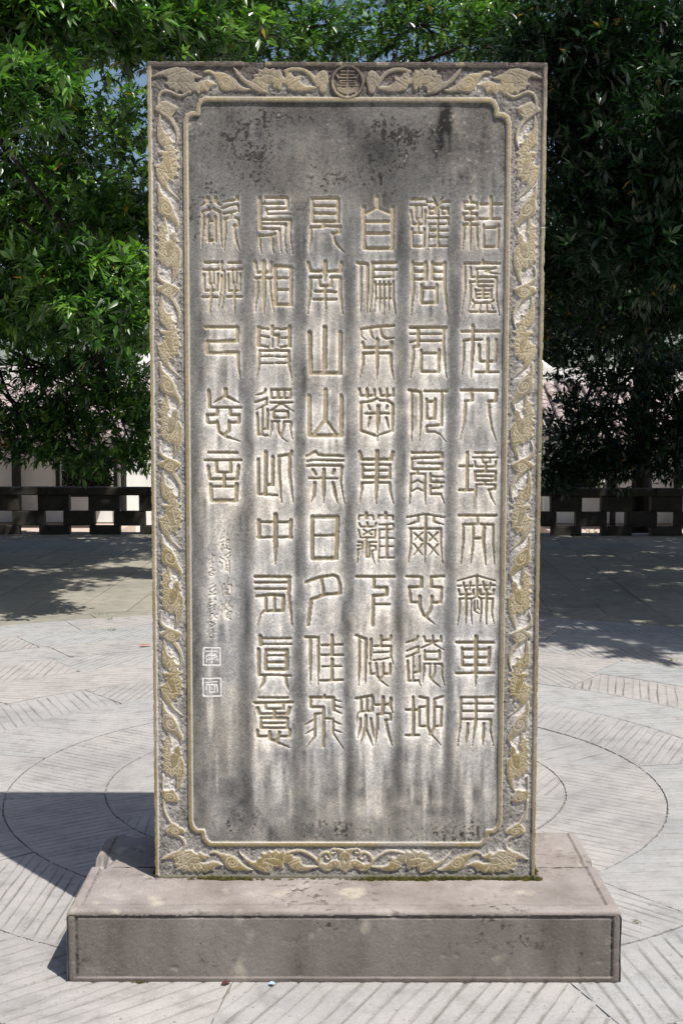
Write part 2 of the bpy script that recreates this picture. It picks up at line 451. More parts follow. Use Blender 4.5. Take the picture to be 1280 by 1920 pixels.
# ------------------------------------------------------------------ covered walk behind the parapet
def wall_with_openings(m, x0, x1, y0, y1, z0, z1, holes):
    xs = sorted({x0, x1, *[h[0] for h in holes], *[h[1] for h in holes]})
    for a, c in zip(xs[:-1], xs[1:]):
        hs = [h for h in holes if h[0] <= a+1e-6 and h[1] >= c-1e-6]
        if not hs: m.box(a, c, y0, y1, z0, z1)
        else:
            h = hs[0]
            if h[2] > z0: m.box(a, c, y0, y1, z0, h[2])
            if h[3] < z1: m.box(a, c, y0, y1, h[3], z1)
WY = 20.0
def px(x, Y=WY): return at(x, 900, Y).x
def pz(y, Y=WY): return at(640, y, Y).z

tile_row_cache = {}
def tile_rows(parent, x0, x1, y0, z0, y1, z1, pitch=.20):
    """sloping roof: a deck, then courses of curved cover tiles, each course an object"""
    n = int((x1-x0)/pitch); L = math.hypot(y1-y0, z1-z0); key = round(L, 3)
    if key not in tile_row_cache:
        V = []; F = []; nt = max(4, int(L/.17)); r = .075
        for t in range(nt):
            a, c = t*L/nt, (t+1)*L/nt+.02; base = len(V)
            for (d, lift) in ((a, .012), (c, 0)):
                for q in range(6):
                    w = math.pi*q/5; V.append((-r*math.cos(w)*(1 if lift else .93), d, r*.8*math.sin(w)+lift))
            for q in range(5): F.append((base+q, base+q+1, base+6+q+1, base+6+q))
            F.append(tuple(base+q for q in range(6))[::-1])
        tile_row_cache[key] = mesh('tile_row', V, F, M['tile'])
    me = tile_row_cache[key]; an = math.atan2(z1-z0, y1-y0)
    for i in range(n+1):
        o = link('tile_row', me, parent); px0, py0, pz0 = parent.location
        o.location = (x0+i*pitch-px0+rnd.uniform(-.008, .008), y0-py0, z0+.02-pz0); o.rotation_euler = (an, 0, rnd.uniform(-.006, .006))

def part(m, name, mt, parent, **k):
    o = m.build(name, mt, parent, **k)
    o.location = tuple(-c for c in parent.location) if parent is not None else (0, 0, 0)
    return o

def wing(label, x0, x1, holes, posts, ridge_up):
    w = empty('covered_walk', ((x0+x1)/2, WY, -.6), label, 'building', 'covered walks behind the parapet')
    m = MB(); wall_with_openings(m, x0, x1, WY, WY+.16, -.2, 1.52, holes); part(m, 'wall', M['plaster'], w)
    m = MB(); m.box(x0-.1, x1+.1, WY-1.5, WY+1.8, -.6, -.22); part(m, 'plinth', M['pinkstone'], w)
    m = MB(); m.box(x0, x1, WY-1.30, WY-1.18, 1.20, 1.30); part(m, 'eave_beam', M['timber'], w)
    for a, c in posts:
        m = MB(); m.tube([((a+c)/2, WY-.17, -.22), ((a+c)/2, WY-.17, 1.5)], [(c-a)/2]*2, 12); part(m, 'post', M['timber'], w)
    m = MB(); n0 = len(m.v)
    m.v += [(x0-.2, WY-1.45, 1.27), (x1+.2, WY-1.45, 1.27), (x1+.2, WY+.5, 2.06), (x0-.2, WY+.5, 2.06), (x0-.2, WY+2.4, 1.27), (x1+.2, WY+2.4, 1.27),
            (x0-.2, WY-1.45, 1.21), (x1+.2, WY-1.45, 1.21), (x1+.2, WY+.5, 1.98), (x0-.2, WY+.5, 1.98), (x0-.2, WY+2.4, 1.21), (x1+.2, WY+2.4, 1.21)]
    m.f += [(0,1,2,3), (3,2,5,4), (6,9,8,7), (9,10,11,8), (0,6,7,1), (4,5,11,10), (0,3,9,6), (3,4,10,9), (1,7,8,2), (2,8,11,5)]
    deck = part(m, 'roof', M['tile'], w)
    tile_rows(w, x0-.1, x1+.1, WY-1.45, 1.28, WY+.45, 2.05)
    m = MB(); m.box(x0-.2, x1+.2, WY+.42, WY+.62, 2.04, 2.34); part(m, 'ridge', M['ridge'], w)
    for h in holes:
        fr = MB(); t = .055
        fr.box(h[0]-t, h[0]+.004, WY-.03, WY+.05, h[2]-t, h[3]+t); fr.box(h[1]-.004, h[1]+t, WY-.03, WY+.05, h[2]-t, h[3]+t)
        fr.box(h[0]+.005, h[1]-.005, WY-.031, WY+.049, h[3]-.003, h[3]+t-.001); fr.box(h[0]+.005, h[1]-.005, WY-.031, WY+.049, h[2]-t+.001, h[2]+.003)
        wf = part(fr, 'window_frame', M['timber'], w)
        lat = MB(); W, H = h[1]-h[0], h[3]-h[2]; st = .17
        nD = int((W+H)/st)+1
        for i in range(-int(H/st)-1, nD):
            for s in (1, -1):
                pts = []
                for q in range(9):
                    zz = h[2]+H*q/8; xx = (h[0] if s > 0 else h[1])+s*(i*st+H*q/8*1.0)+.012*math.sin(q*1.9)
                    if h[0] < xx < h[1]: pts.append((xx, WY+.02+.012*s, zz))
                if len(pts) > 1: lat.tube(pts, [.011]*len(pts), 4)
        o = lat.build('lattice', M['timber'], wf)
    return w

wl_holes = [(px(112), px(214), .27, pz(852)), (px(-250), px(-140), .62, pz(852))]
wing('white walled tiled walk with lattice window and red corner brace, left of the stele', px(-620), px(237), wl_holes,
     [(px(28), px(45)), (px(-300), px(-284)), (px(232)-.02, px(241))], True)
wr_holes = [(px(1040), px(1137), .27, pz(856))]
wing('white walled tiled walk with wide dark opening, right of the stele', px(1020), px(1900), wr_holes,
     [(px(1139), px(1150)), (px(1257), px(1272)), (px(1500), px(1516))], True)
# red corner brace under the left eave
br = bpy.data.objects['covered_walk']
m = MB(); m.box(px(2), px(27), WY-.16, WY-.10, pz(838), pz(832)); m.box(px(2), px(8), WY-.161, WY-.101, pz(845), pz(838)-.001); m.box(px(14), px(27), WY-.161, WY-.101, pz(829), pz(826))
part(m, 'red_brace', M['redwood'], br)

# gatehouse between the two walks, mostly behind the stele
g0, g1 = px(222), px(1032)
gh = empty('gatehouse', ((g0+g1)/2, 20.6, -.6), 'sunlit white gatehouse with pink grey tiled hip roof behind the stele', 'building')
m = MB(); m.box(g0, g1, 20.3, 20.5, -.61, 1.62); part(m, 'wall', M['plasterb'], gh)
ya, yb, za, zb = 20.1, 22.3, 1.62, 3.45
hx0, hx1 = at(222, 700, 20.5).x, at(1052, 700, 20.5).x
m = MB(); m.v += [(hx0, ya, za), (hx1, ya, za), (hx1-1.1, yb, zb), (hx0+1.1, yb, zb), (hx0, 24.5, za), (hx1, 24.5, za)]
m.f += [(0,1,2,3), (3,2,5,4), (0,3,4), (1,5,2), (0,4,5,1)]
part(m, 'roof', M['tile'], gh)
tile_rows(gh, hx0+1.1, hx1-1.1, ya, za+.01, yb, zb+.01)
for s, xx in ((-1, hx0), (1, hx1)):
    m = MB(); pts = []
    for q in range(9):
        t = q/8; X = xx-s*1.1*t+s*.25*(1-t)**3; Yq = ya+(yb-ya)*t-.1*(1-t)**3; Z = za+(zb-za)*t+.06+.42*(1-t)**4*(1 if t < .9 else 0)
        pts.append((X, Yq, Z))
    m.tube(pts, [.05+.05*min(1, q/3) for q in range(9)], 6); part(m, 'hip_ridge', M['ridge'], gh)
m = MB(); m.box(hx0+1.05, hx1-1.05, yb-.1, yb+.1, zb-.02, zb+.25); part(m, 'ridge', M['ridge'], gh)
# ------------------------------------------------------------------ trees
def leaf_mesh(name, C, D, size, k, m, r, droop=.35, parent=None, coarse=False):
    """clusters of k whorled pointed leaves at C, twig direction D"""
    N = len(C); D = D/np.linalg.norm(D, axis=1)[:, None]
    ref = np.where(np.abs(D[:, 2:3]) > .9, np.array([[1., 0, 0]]), np.array([[0, 0, 1.]]))
    A = np.cross(D, ref); A /= np.linalg.norm(A, axis=1)[:, None]; B = np.cross(D, A)
    ph = r.uniform(0, 6.28, (N, 1))+np.arange(k)[None]*2.4+r.normal(0, .25, (N, k))
    el = r.uniform(.25, 1.25, (N, k))                              # angle away from the twig
    dirv = (np.cos(el)[..., None]*D[:, None]+np.sin(el)[..., None]*(np.cos(ph)[..., None]*A[:, None]+np.sin(ph)[..., None]*B[:, None]))
    dirv[..., 2] -= droop*r.uniform(.3, 1.2, (N, k)); dirv /= np.linalg.norm(dirv, axis=-1)[..., None]
    L = size*r.uniform(.65, 1.2, (N, k)); W = L*r.uniform(.26, .35, (N, k))
    side = np.cross(dirv, np.array([0, 0, 1.])+r.normal(0, .35, (N, k, 3))); side /= np.linalg.norm(side, axis=-1)[..., None]+1e-9
    nrm = np.cross(side, dirv)
    base = C[:, None]-D[:, None]*(r.uniform(0, .5, (N, k))[..., None]*size*.8)+dirv*(L*.08)[..., None]
    l = L[..., None]; w = W[..., None]
    b0 = base; lf = base+dirv*l*.45-side*w*.5+nrm*w*.14; rt = base+dirv*l*.45+side*w*.5+nrm*w*.14
    mid = base+dirv*l*.48-nrm*w*.02; tip = base+dirv*l-nrm*l*r.uniform(.02, .22, (N, k))[..., None]
    V = np.stack([b0, lf, mid, rt, tip], 2).reshape(-1, 3)
    q = np.arange(N*k)[:, None]*5
    if coarse: V = V.reshape(-1, 5, 3)[:, [0, 1, 3, 4]].reshape(-1, 3); q = np.arange(N*k)[:, None]*4; F = np.concatenate([q+np.array([[0, 2, 1]]), q+np.array([[1, 2, 3]])], 1).reshape(-1, 3)
    else: F = np.concatenate([q+np.array([[0, 2, 1]]), q+np.array([[0, 3, 2]]), q+np.array([[1, 2, 4]]), q+np.array([[2, 3, 4]])], 1).reshape(-1, 3)
    me = mesh(name, V, F, m, True)
    t = (np.clip(r.normal(.45, .27, (N, 1)), 0, .92)+r.normal(0, .12, (N, k))); t = np.clip(t, 0, .97)
    t = np.where(r.random((N, k)) < .006, 1.0, t)
    a = me.attributes.new('tone', 'FLOAT', 'POINT'); a.data.foreach_set('value', np.repeat(t.ravel(), 4 if coarse else 5).astype(np.float32))
    return link(name, me, parent)

def tree(label, trunk, clumps, seed, mat, size=.095, k=8, limb=True, cat='tree', group=None, name='evergreen_tree', leafname='foliage', droop=.35, coarse=False):
    """trunk: list of (x,y,z,r). clumps: (centre Vector, radii (x,y,z), sprays, clusters per spray)"""
    r = np.random.default_rng(seed); rr = random.Random(seed)
    root = empty(name, trunk[0][:3], label, cat, group); off = Vector(trunk[0][:3])
    m = MB(); pts = [Vector(p[:3])-off for p in trunk]; m.tube(pts, [p[3] for p in trunk], 10)
    m.build('trunk', M['bark'], root, True)
    br = MB(); allC = []; allD = []; tw = MB()
    for ci, (c, R, ns, nc) in enumerate(clumps):
        c = Vector(c)
        # limb from the trunk
        j = min(len(trunk)-1, max(1, int(len(trunk)*rr.uniform(.5, 1)))); s = Vector(trunk[j][:3])
        if limb:
            mid = (s*.45+c*.55)+Vector((rr.uniform(-.3, .3), rr.uniform(-.3, .3), rr.uniform(.0, .5)))
            q = [s+(mid-s)*.33+Vector((0, 0, .15)), mid, c]
            br.tube([s-off, q[0]-off, q[1]-off, q[2]-off], [.038, .030, .020, .010], 6)
        S = r.normal(size=(ns, 3)); S /= np.linalg.norm(S, axis=1)[:, None]; S *= (r.random(ns)**(1/2.4))[:, None]
        S = S*np.array(R)+np.array(c)
        for q in range(0, ns, 2):
            e = Vector(S[q]); a = c+(e-c)*rr.uniform(.0, .35); h = (a+e)/2+Vector((rr.uniform(-.08, .08), rr.uniform(-.08, .08), rr.uniform(-.02, .1)))
            tw.tube([a-off, h-off, e-off], [.009, .006, .003], 4, False)
        out = S-np.array(c); out /= np.linalg.norm(out, axis=1)[:, None]+.3
        C = (S[:, None]+r.normal(size=(ns, nc, 3))*np.array([.13, .13, .075])).reshape(-1, 3)
        Dd = (out[:, None]*1.0+r.normal(size=(ns, nc, 3))*.45+np.array([0, -.15, .45])).reshape(-1, 3)
        allC.append(C); allD.append(Dd)
    if br.v: br.build('limb', M['bark'], root, True)
    if tw.v:
        o = tw.build('twig', M['bark'], root); o['kind'] = 'stuff'
    C = np.concatenate(allC)-np.array(off); D = np.concatenate(allD)
    o = leaf_mesh(leafname, C, D, size, k, M[mat], r, droop, root, coarse); o['kind'] = 'stuff'
    return root, len(C)

def clump(pxl, pyl, Y, rx, ry, rd, ns, nc=7):
    """a bough around a direction of view: width and height given as they look at that distance"""
    s = Y/FPX; return (at(pxl, pyl, Y), (rx*s, rd, ry*s), ns, nc)

nL = 0
# tree on the left: sunlit glossy boughs reaching towards the stele
cl = [clump(110, 25, 8.6, 230, 70, .6, 190, 5), clump(330, 40, 9.2, 170, 58, .6, 140, 5),
      clump(20, 175, 7.9, 95, 62, .4, 70, 5), clump(-120, 60, 8.5, 120, 200, .8, 80, 8),
      clump(120, 230, 12.5, 150, 130, 1.1, 84, 8), clump(60, 390, 11.2, 170, 90, .9, 120, 8),
      clump(225, 400, 9.8, 70, 60, .4, 55, 5), clump(165, 520, 9.2, 115, 62, .4, 110, 5), clump(235, 580, 8.9, 60, 48, .3, 50, 5),
      clump(40, 540, 12.0, 150, 110, 1.0, 110, 8), clump(-140, 420, 11.0, 150, 250, 1.3, 120, 8),
      clump(110, 595, 13.4, 180, 62, .8, 80, 7), clump(260, 330, 13.4, 90, 70, .6, 28, 6),
      clump(40, 765, 14.0, 170, 66, .7, 66, 7), clump(215, 745, 13.8, 100, 105, .7, 60, 7), clump(235, 220, 13.6, 60, 85, .5, 24, 6), clump(120, 800, 13.8, 110, 45, .4, 40, 6), clump(260, 800, 13.5, 50, 75, .4, 22, 6),
      clump(-160, 700, 13.0, 160, 160, 1.0, 80, 7)]
cl += [clump(110, 692, 13.7, 170, 26, .5, 40, 6), clump(60, 842, 13.9, 90, 22, .3, 20, 5, ), clump(165, 862, 13.7, 60, 24, .3, 18, 5), clump(255, 860, 13.5, 26, 30, .2, 12, 5)]
_, n = tree('tall evergreen with sunlit glossy leaves spreading in from the left of the stele',
     [(-5.9, 14.2, -.02, .20), (-5.6, 14.0, 1.2, .17), (-5.2, 13.6, 2.6, .14), (-4.8, 13.0, 4.0, .10), (-4.2, 12.4, 5.4, .06)], cl, 3, 'leaf', .112, 8, droop=.5)
nL += n
# tree behind the stele, top edge shows
cl = [clump(560, 55, 11.5, 170, 70, .9, 66, 7), clump(780, 45, 12.0, 170, 65, .9, 66, 7), clump(640, 180, 12.5, 320, 110, .8, 90, 7),
      clump(430, 30, 10.8, 80, 60, .5, 40, 8), clump(640, 420, 13.5, 330, 200, .8, 90, 6), clump(940, 60, 11.2, 90, 55, .5, 45, 8)]
_, n = tree('evergreen whose thin top shows specks of sky above the stele', [(.3, 14.6, -.02, .18), (.35, 14.4, 1.6, .15), (.2, 14.0, 3.2, .12), (0, 13.4, 4.8, .06)], cl, 5, 'leaf', .095, 8)
nL += n
# tree on the right, in the shade of its own high crown
cl = [clump(1120, 90, 9.6, 170, 100, .8, 150, 8), clump(1260, 260, 8.8, 120, 150, .7, 110, 8), clump(1090, 230, 10.4, 110, 130, .8, 110, 8),
      clump(1130, 380, 9.6, 110, 60, .5, 70, 9), clump(1230, 470, 9.2, 120, 80, .7, 90, 9), clump(1080, 500, 10.8, 90, 80, .7, 80, 8),
      clump(1180, 560, 11.5, 160, 80, .8, 110, 8), clump(1180, 280, 12.8, 220, 300, 1.1, 230, 8), clump(1120, 610, 13.6, 130, 45, .6, 50, 7),
      clump(1050, 620, 14.2, 50, 90, .5, 34, 6), clump(1150, 780, 14.3, 170, 66, .6, 88, 7), clump(1275, 785, 14.0, 70, 50, .5, 45, 6),
      clump(1075, 850, 14.6, 60, 60, .4, 32, 6), clump(1160, 850, 14.6, 70, 45, .4, 30, 6), clump(1420, 400, 10.5, 170, 330, 1.4, 200, 7)]
cl += [clump(1150, 702, 14.0, 140, 24, .5, 38, 6), clump(1050, 880, 14.5, 36, 40, .3, 22, 5), clump(1160, 868, 14.5, 60, 30, .3, 22, 5), clump(1245, 862, 14.4, 50, 34, .3, 22, 5), clump(1240, 690, 14.2, 60, 60, .3, 26, 5)]
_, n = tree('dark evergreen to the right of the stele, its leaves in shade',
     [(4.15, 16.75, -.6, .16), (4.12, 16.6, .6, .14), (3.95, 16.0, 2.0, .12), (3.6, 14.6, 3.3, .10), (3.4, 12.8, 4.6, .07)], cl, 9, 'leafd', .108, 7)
nL += n
# high crowns over the right half of the court, above the picture: they throw the shade seen on paving and leaves
def V3(x, y, z): return Vector((x, y, z))
cl = [(V3(5.0, 8.2, 5.2), (1.6, 1.5, .9), 105, 8), (V3(6.8, 10.0, 5.4), (1.9, 1.8, 1.0), 120, 8), (V3(5.2, 11.6, 5.8), (1.9, 1.8, 1.0), 120, 8),
      (V3(4.0, 9.9, 6.6), (1.7, 1.5, .8), 100, 8), (V3(7.2, 12.8, 5.0), (1.8, 1.6, 1.0), 100, 8), (V3(7.4, 7.2, 4.6), (1.4, 1.4, .9), 70, 8), (V3(3.6, 12.6, 6.6), (1.5, 1.5, .8), 80, 8),
      (V3(6.0, 13.8, 5.8), (2.6, 1.2, .9), 120, 8), (V3(2.6, 14.0, 6.6), (2.0, 1.2, .8), 90, 8), (V3(9.0, 11.6, 3.4), (.9, 3.0, 1.9), 150, 8), (V3(4.7, 6.7, 5.0), (1.5, 1.15, .6), 80, 8), (V3(3.7, 7.9, 5.2), (.9, .9, .5), 50, 8)]
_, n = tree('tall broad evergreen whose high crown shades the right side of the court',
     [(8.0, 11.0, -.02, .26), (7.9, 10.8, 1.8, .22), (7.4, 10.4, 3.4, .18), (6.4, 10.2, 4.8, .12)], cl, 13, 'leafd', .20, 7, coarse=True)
nL += n
cl = [(V3(-.4, 13.0, 6.9), (2.0, 1.2, .7), 45, 8), (V3(-3.8, 12.4, 6.1), (1.8, 1.0, .8), 90, 8), (V3(-6.4, 12.0, 5.0), (1.8, 1.8, 1.2), 110, 8),  # unseen crown; several clumps added to darken the boughs and court below
      (V3(-.9, 8.9, 5.9), (.8, .45, .25), 26, 8), (V3(-2.0, 8.5, 5.6), (.9, .6, .3), 34, 8), (V3(-3.5, 8.8, 5.6), (1.0, .9, .35), 60, 8), (V3(-3.3, 10.0, 5.9), (1.2, .8, .35), 60, 8), (V3(-4.9, 9.4, 5.2), (1.0, 1.2, .5), 70, 8), (V3(.15, 9.5, 5.7), (.75, .32, .22), 20, 7), (V3(-2.2, 10.3, 6.1), (1.0, .8, .35), 70, 8), (V3(-.9, 10.4, 6.3), (1.0, .7, .3), 50, 8), (V3(-3.6, 10.9, 6.0), (1.1, .8, .4), 70, 8), (V3(1.9, 13.2, 7.0), (1.6, 1.0, .6), 34, 8),
      (V3(-1.8, 14.2, 6.8), (2.2, 1.2, .7), 60, 8), (V3(-5.2, 14.0, 5.8), (2.4, 1.3, .9), 110, 8), (V3(-8.6, 12.6, 3.2), (.9, 3.2, 1.9), 150, 8)]
_, n = tree('evergreen with a high crown, thickened for shade, over the back of the court, left of the stele',
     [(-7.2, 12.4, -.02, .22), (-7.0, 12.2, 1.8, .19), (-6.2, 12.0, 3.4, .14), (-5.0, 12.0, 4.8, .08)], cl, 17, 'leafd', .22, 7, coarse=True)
nL += n
# dark wood far behind the buildings
for i, (X, Yd, h, w) in enumerate([(-9.5, 27, 5.2, 3.2), (-4.5, 29, 6.4, 3.0), (4.6, 28, 5.6, 3.0), (9.5, 27, 6.4, 3.4), (13.5, 30, 6, 3.6), (-14, 30, 6, 3.6)]):
    cl = [(V3(X+a*w*.5, Yd+rng.uniform(-.6, .6), h*(.35+.22*b_)), (w*.55, .8, h*.17), 34, 7) for a in (-1, 0, 1) for b_ in (0, 1, 2)]
    lab = ['dark leafy tree behind the lattice window wing at far left', 'tall dark tree just left of the gatehouse roof', 'dark tree behind the right covered walk, nearest the stele',
           'dark tree behind the right covered walk, second from the stele', 'dark tree at the far right behind the covered walk', 'dark tree at the far left behind the covered walk'][i]
    _, n = tree(lab, [(X, Yd+.3, -.6, .2), (X+.1, Yd+.2, 2, .15), (X, Yd, h*.8, .06)], cl, 30+i, 'leaff', .24, 6, False, coarse=True, group='trees beyond the covered walks')
    nL += n
# sunlit shrubs seen through the windows and the lowest openings
for i, (X, Yd, z, s) in enumerate([(px(165, 22.5), 22.3, .55, .75), (px(1090, 22.5), 22.4, .55, .75), (px(60, 17.3), 17.15, -.36, .30), (px(1112, 17.3), 17.15, -.38, .26)]):
    cl = [(V3(X+rng.uniform(-.2, .2)*s, Yd+rng.uniform(-.2, .2), z+q*.35*s), (.55*s, .4*s, .3*s), 80, 7) for q in (-1, 0, 1)]
    lab = ['sunlit green shrub behind the left lattice window', 'sunlit green shrub behind the right opening', 'small bright plant behind the lowest parapet opening at far left', 'small leafy plant behind the lowest parapet opening right of the stele'][i]
    _, n = tree(lab, [(X, Yd, -.62, .03), (X, Yd, z-.2, .02), (X, Yd, z, .015)], cl, 50+i, 'leaf', .10*s+.03, 6, False, 'shrub', None, 'shrub')
    nL += n
print('clusters', nL)
# ------------------------------------------------------------------ pedestal
PX0, PX1 = .02491-1.55559/2, .02491+1.55559/2; PY0, PY1 = 3.34972, 4.00928; HB = .2055
ped = empty('pedestal', (.025, 3.68, 0), 'low pinkish grey stone pedestal with rounded rim under the carved stele', 'pedestal')

def vnoise2(n, m, cell, r):
    a = r.normal(size=(int(n/cell)+3, int(m/cell)+3)); y = np.linspace(0, (n-1)/cell, n); x = np.linspace(0, (m-1)/cell, m)
    i = y.astype(int); j = x.astype(int); f = (y-i)[:, None]; g = (x-j)[None]; f = f*f*(3-2*f); g = g*g*(3-2*g)
    A = a[np.ix_(i, j)]; B = a[np.ix_(i, j+1)]; Cc = a[np.ix_(i+1, j)]; Dd = a[np.ix_(i+1, j+1)]
    return (A*(1-g)+B*g)*(1-f)+(Cc*(1-g)+Dd*g)*f

def sheet(P, parent, name, m):
    """grid of points (n,m,3) to a mesh part"""
    n, k = P.shape[:2]; a = np.arange(n*k).reshape(n, k)
    F = np.stack([a[:-1, :-1], a[:-1, 1:], a[1:, 1:], a[1:, :-1]], -1).reshape(-1, 4)
    me = mesh(name, P.reshape(-1, 3)-np.array(parent.location), F, m, True)
    return link(name, me, parent)

def ped_block(y0, y1, front, seed, name, broken):
    """one stone of the pedestal: a profile swept from the foot of the front over the rim to the back"""
    r = np.random.default_rng(seed)
    rd = .012
    # parameter across x
    step = .0032
    X = np.arange(PX0, PX1+step/2, step); X[-1] = PX1
    # profile (s -> y,z) : front face up, rounded arris, top
    prof = []
    if front:
        for z in np.arange(-.018, HB-rd, .0032): prof.append((y0, z, 'f'))
        for q in np.linspace(0, math.pi/2, 6): prof.append((y0+rd-rd*math.cos(q), HB-rd+rd*math.sin(q), 'r'))
        ys = np.arange(y0+rd+.005, y1, .006)
    else:
        ys = np.arange(y0, y1, .008)
    for y in ys: prof.append((y, HB, 't'))
    n = len(prof); mN = len(X)
    P = np.zeros((n, mN, 3)); big = vnoise2(n, mN, 22, r); mid = vnoise2(n, mN, 6, r); sm = vnoise2(n, mN, 1.6, r)
    DT = np.zeros((n, mN))
    for i, (y, z, k) in enumerate(prof):
        P[i, :, 0] = X; P[i, :, 1] = y; P[i, :, 2] = z
        d = (.0004*big[i]+.0002*mid[i]+.0002*sm[i]) if k == 'f' else (.0010*big[i]+.0004*mid[i]+.0003*sm[i])
        if k == 'f':
            # raised frame at the sides and the top, sunk field inside, tooled groove beside it
            fx = np.minimum(X-PX0, PX1-X); fz = HB-z
            ins = np.minimum(fx-.024, fz-.0165)
            gq = np.exp(-((ins-.002)/.0030)**2)*(z > .004)*np.clip(.85+.2*sm[i]+.2*mid[i], .5, 1.3); DT[i] = np.maximum(DT[i], gq*.9); dep = .004*np.clip(ins/.004, 0, 1)+.007*gq
            P[i, :, 1] += np.maximum(dep, 0)*(z > .012)+d+.002*np.clip(big[i]*.6+mid[i]-1.7, 0, 2)
        elif k == 'r':
            P[i, :, 1] += d*.7+.004*np.clip(big[i]+mid[i]*.6-1.35, 0, 2); P[i, :, 2] += d*.7-.006*np.clip(big[i]+mid[i]*.6-1.35, 0, 2)
        else:
            fx = np.minimum(X-PX0, PX1-X); fy = (y-PY0)
            ins = np.minimum(fx-.034, fy-.050) if front else fx-.034
            gq = np.exp(-((ins)/.0026)**2); DT[i] = gq*np.clip(.45+.3*sm[i], 0, 1); P[i, :, 2] += d-.0045*gq-.0015*np.clip(ins/.004, 0, 1)
            if front: P[i, :, 2] -= .004*np.clip(big[i]*.8+mid[i]-1.8, 0, 2)
    # rounded long edges at left and right
    for s, e in ((1, PX0), (-1, PX1)):
        fx = (P[..., 0]-e)*s; t = np.clip(1-fx/rd, 0, 1); c = 1-np.sqrt(1-t*t)
        top = np.array([k != 'f' for _, _, k in prof])[:, None]
        P[..., 2] -= np.where(top, c*rd, 0); P[..., 1] += np.where(~top & True, c*rd, 0)
    if broken:
        yy = P[..., 1]; xx = P[..., 0]
        for (bx, by, rx, ry, dp) in ((PX0, y1-.02, .05, .06, .03), (PX0, y0+.05, .075, .065, .035), (PX1, y0+.04, .05, .05, .012), (PX0+.10, y1, .07, .05, .03)):
            q = 1-np.sqrt(((xx-bx)/rx)**2+((yy-by)/ry)**2)+.22*mid
            P[..., 2] -= dp*np.clip(q*1.6, 0, 1)*(P[..., 2] > HB-.03)
    parts = [P]
    # close the ends down to the ground
    V = [P.reshape(-1, 3)]; a = np.arange(n*mN).reshape(n, mN)
    F = [np.stack([a[:-1, :-1], a[:-1, 1:], a[1:, 1:], a[1:, :-1]], -1).reshape(-1, 4)]
    base = n*mN
    topi = [i for i, p in enumerate(prof) if p[2] != 'f']
    for col, flip in ((0, False), (mN-1, True)):
        e = P[topi, col]; K = 10
        G = np.stack([np.stack([e[:, 0], e[:, 1], e[:, 2]*(1-q/K)+(-.018)*(q/K)], 1) for q in range(K+1)], 0)
        G[..., 0] += (.0015*vnoise2(*G.shape[:2], 4, r))*np.linspace(0, 1, K+1)[:, None]**.3*(1)
        V.append(G.reshape(-1, 3)); b_ = np.arange(G.shape[0]*G.shape[1]).reshape(G.shape[:2])+base; base += b_.size
        q = np.stack([b_[:-1, :-1], b_[:-1, 1:], b_[1:, 1:], b_[1:, :-1]], -1).reshape(-1, 4)
        F.append(q[:, ::-1] if flip else q)
    # back face
    e = P[-1]; G = np.stack([e, np.stack([e[:, 0], e[:, 1], np.full(mN, -.018)], 1)], 0)
    V.append(G.reshape(-1, 3)); b_ = np.arange(2*mN).reshape(2, mN)+base; base += 2*mN
    F.append(np.stack([b_[:-1, :-1], b_[:-1, 1:], b_[1:, 1:], b_[1:, :-1]], -1).reshape(-1, 4))
    VV = np.concatenate(V)
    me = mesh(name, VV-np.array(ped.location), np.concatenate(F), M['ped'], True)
    dt = np.zeros(len(VV)); foot = np.clip(1-VV[:, 2]/.02, 0, 1)*.55; dt[:n*mN] = np.clip(DT.ravel(), 0, 1); dt = np.maximum(dt, foot)
    at_ = me.attributes.new('dirt', 'FLOAT', 'POINT'); at_.data.foreach_set('value', dt.astype(np.float32))
    return link(name, me, ped)
YJ = 3.688
ped_block(PY0, YJ-.002, True, 3, 'front_stone', False)
ped_block(YJ+.002, PY1, False, 5, 'rear_stone', True)
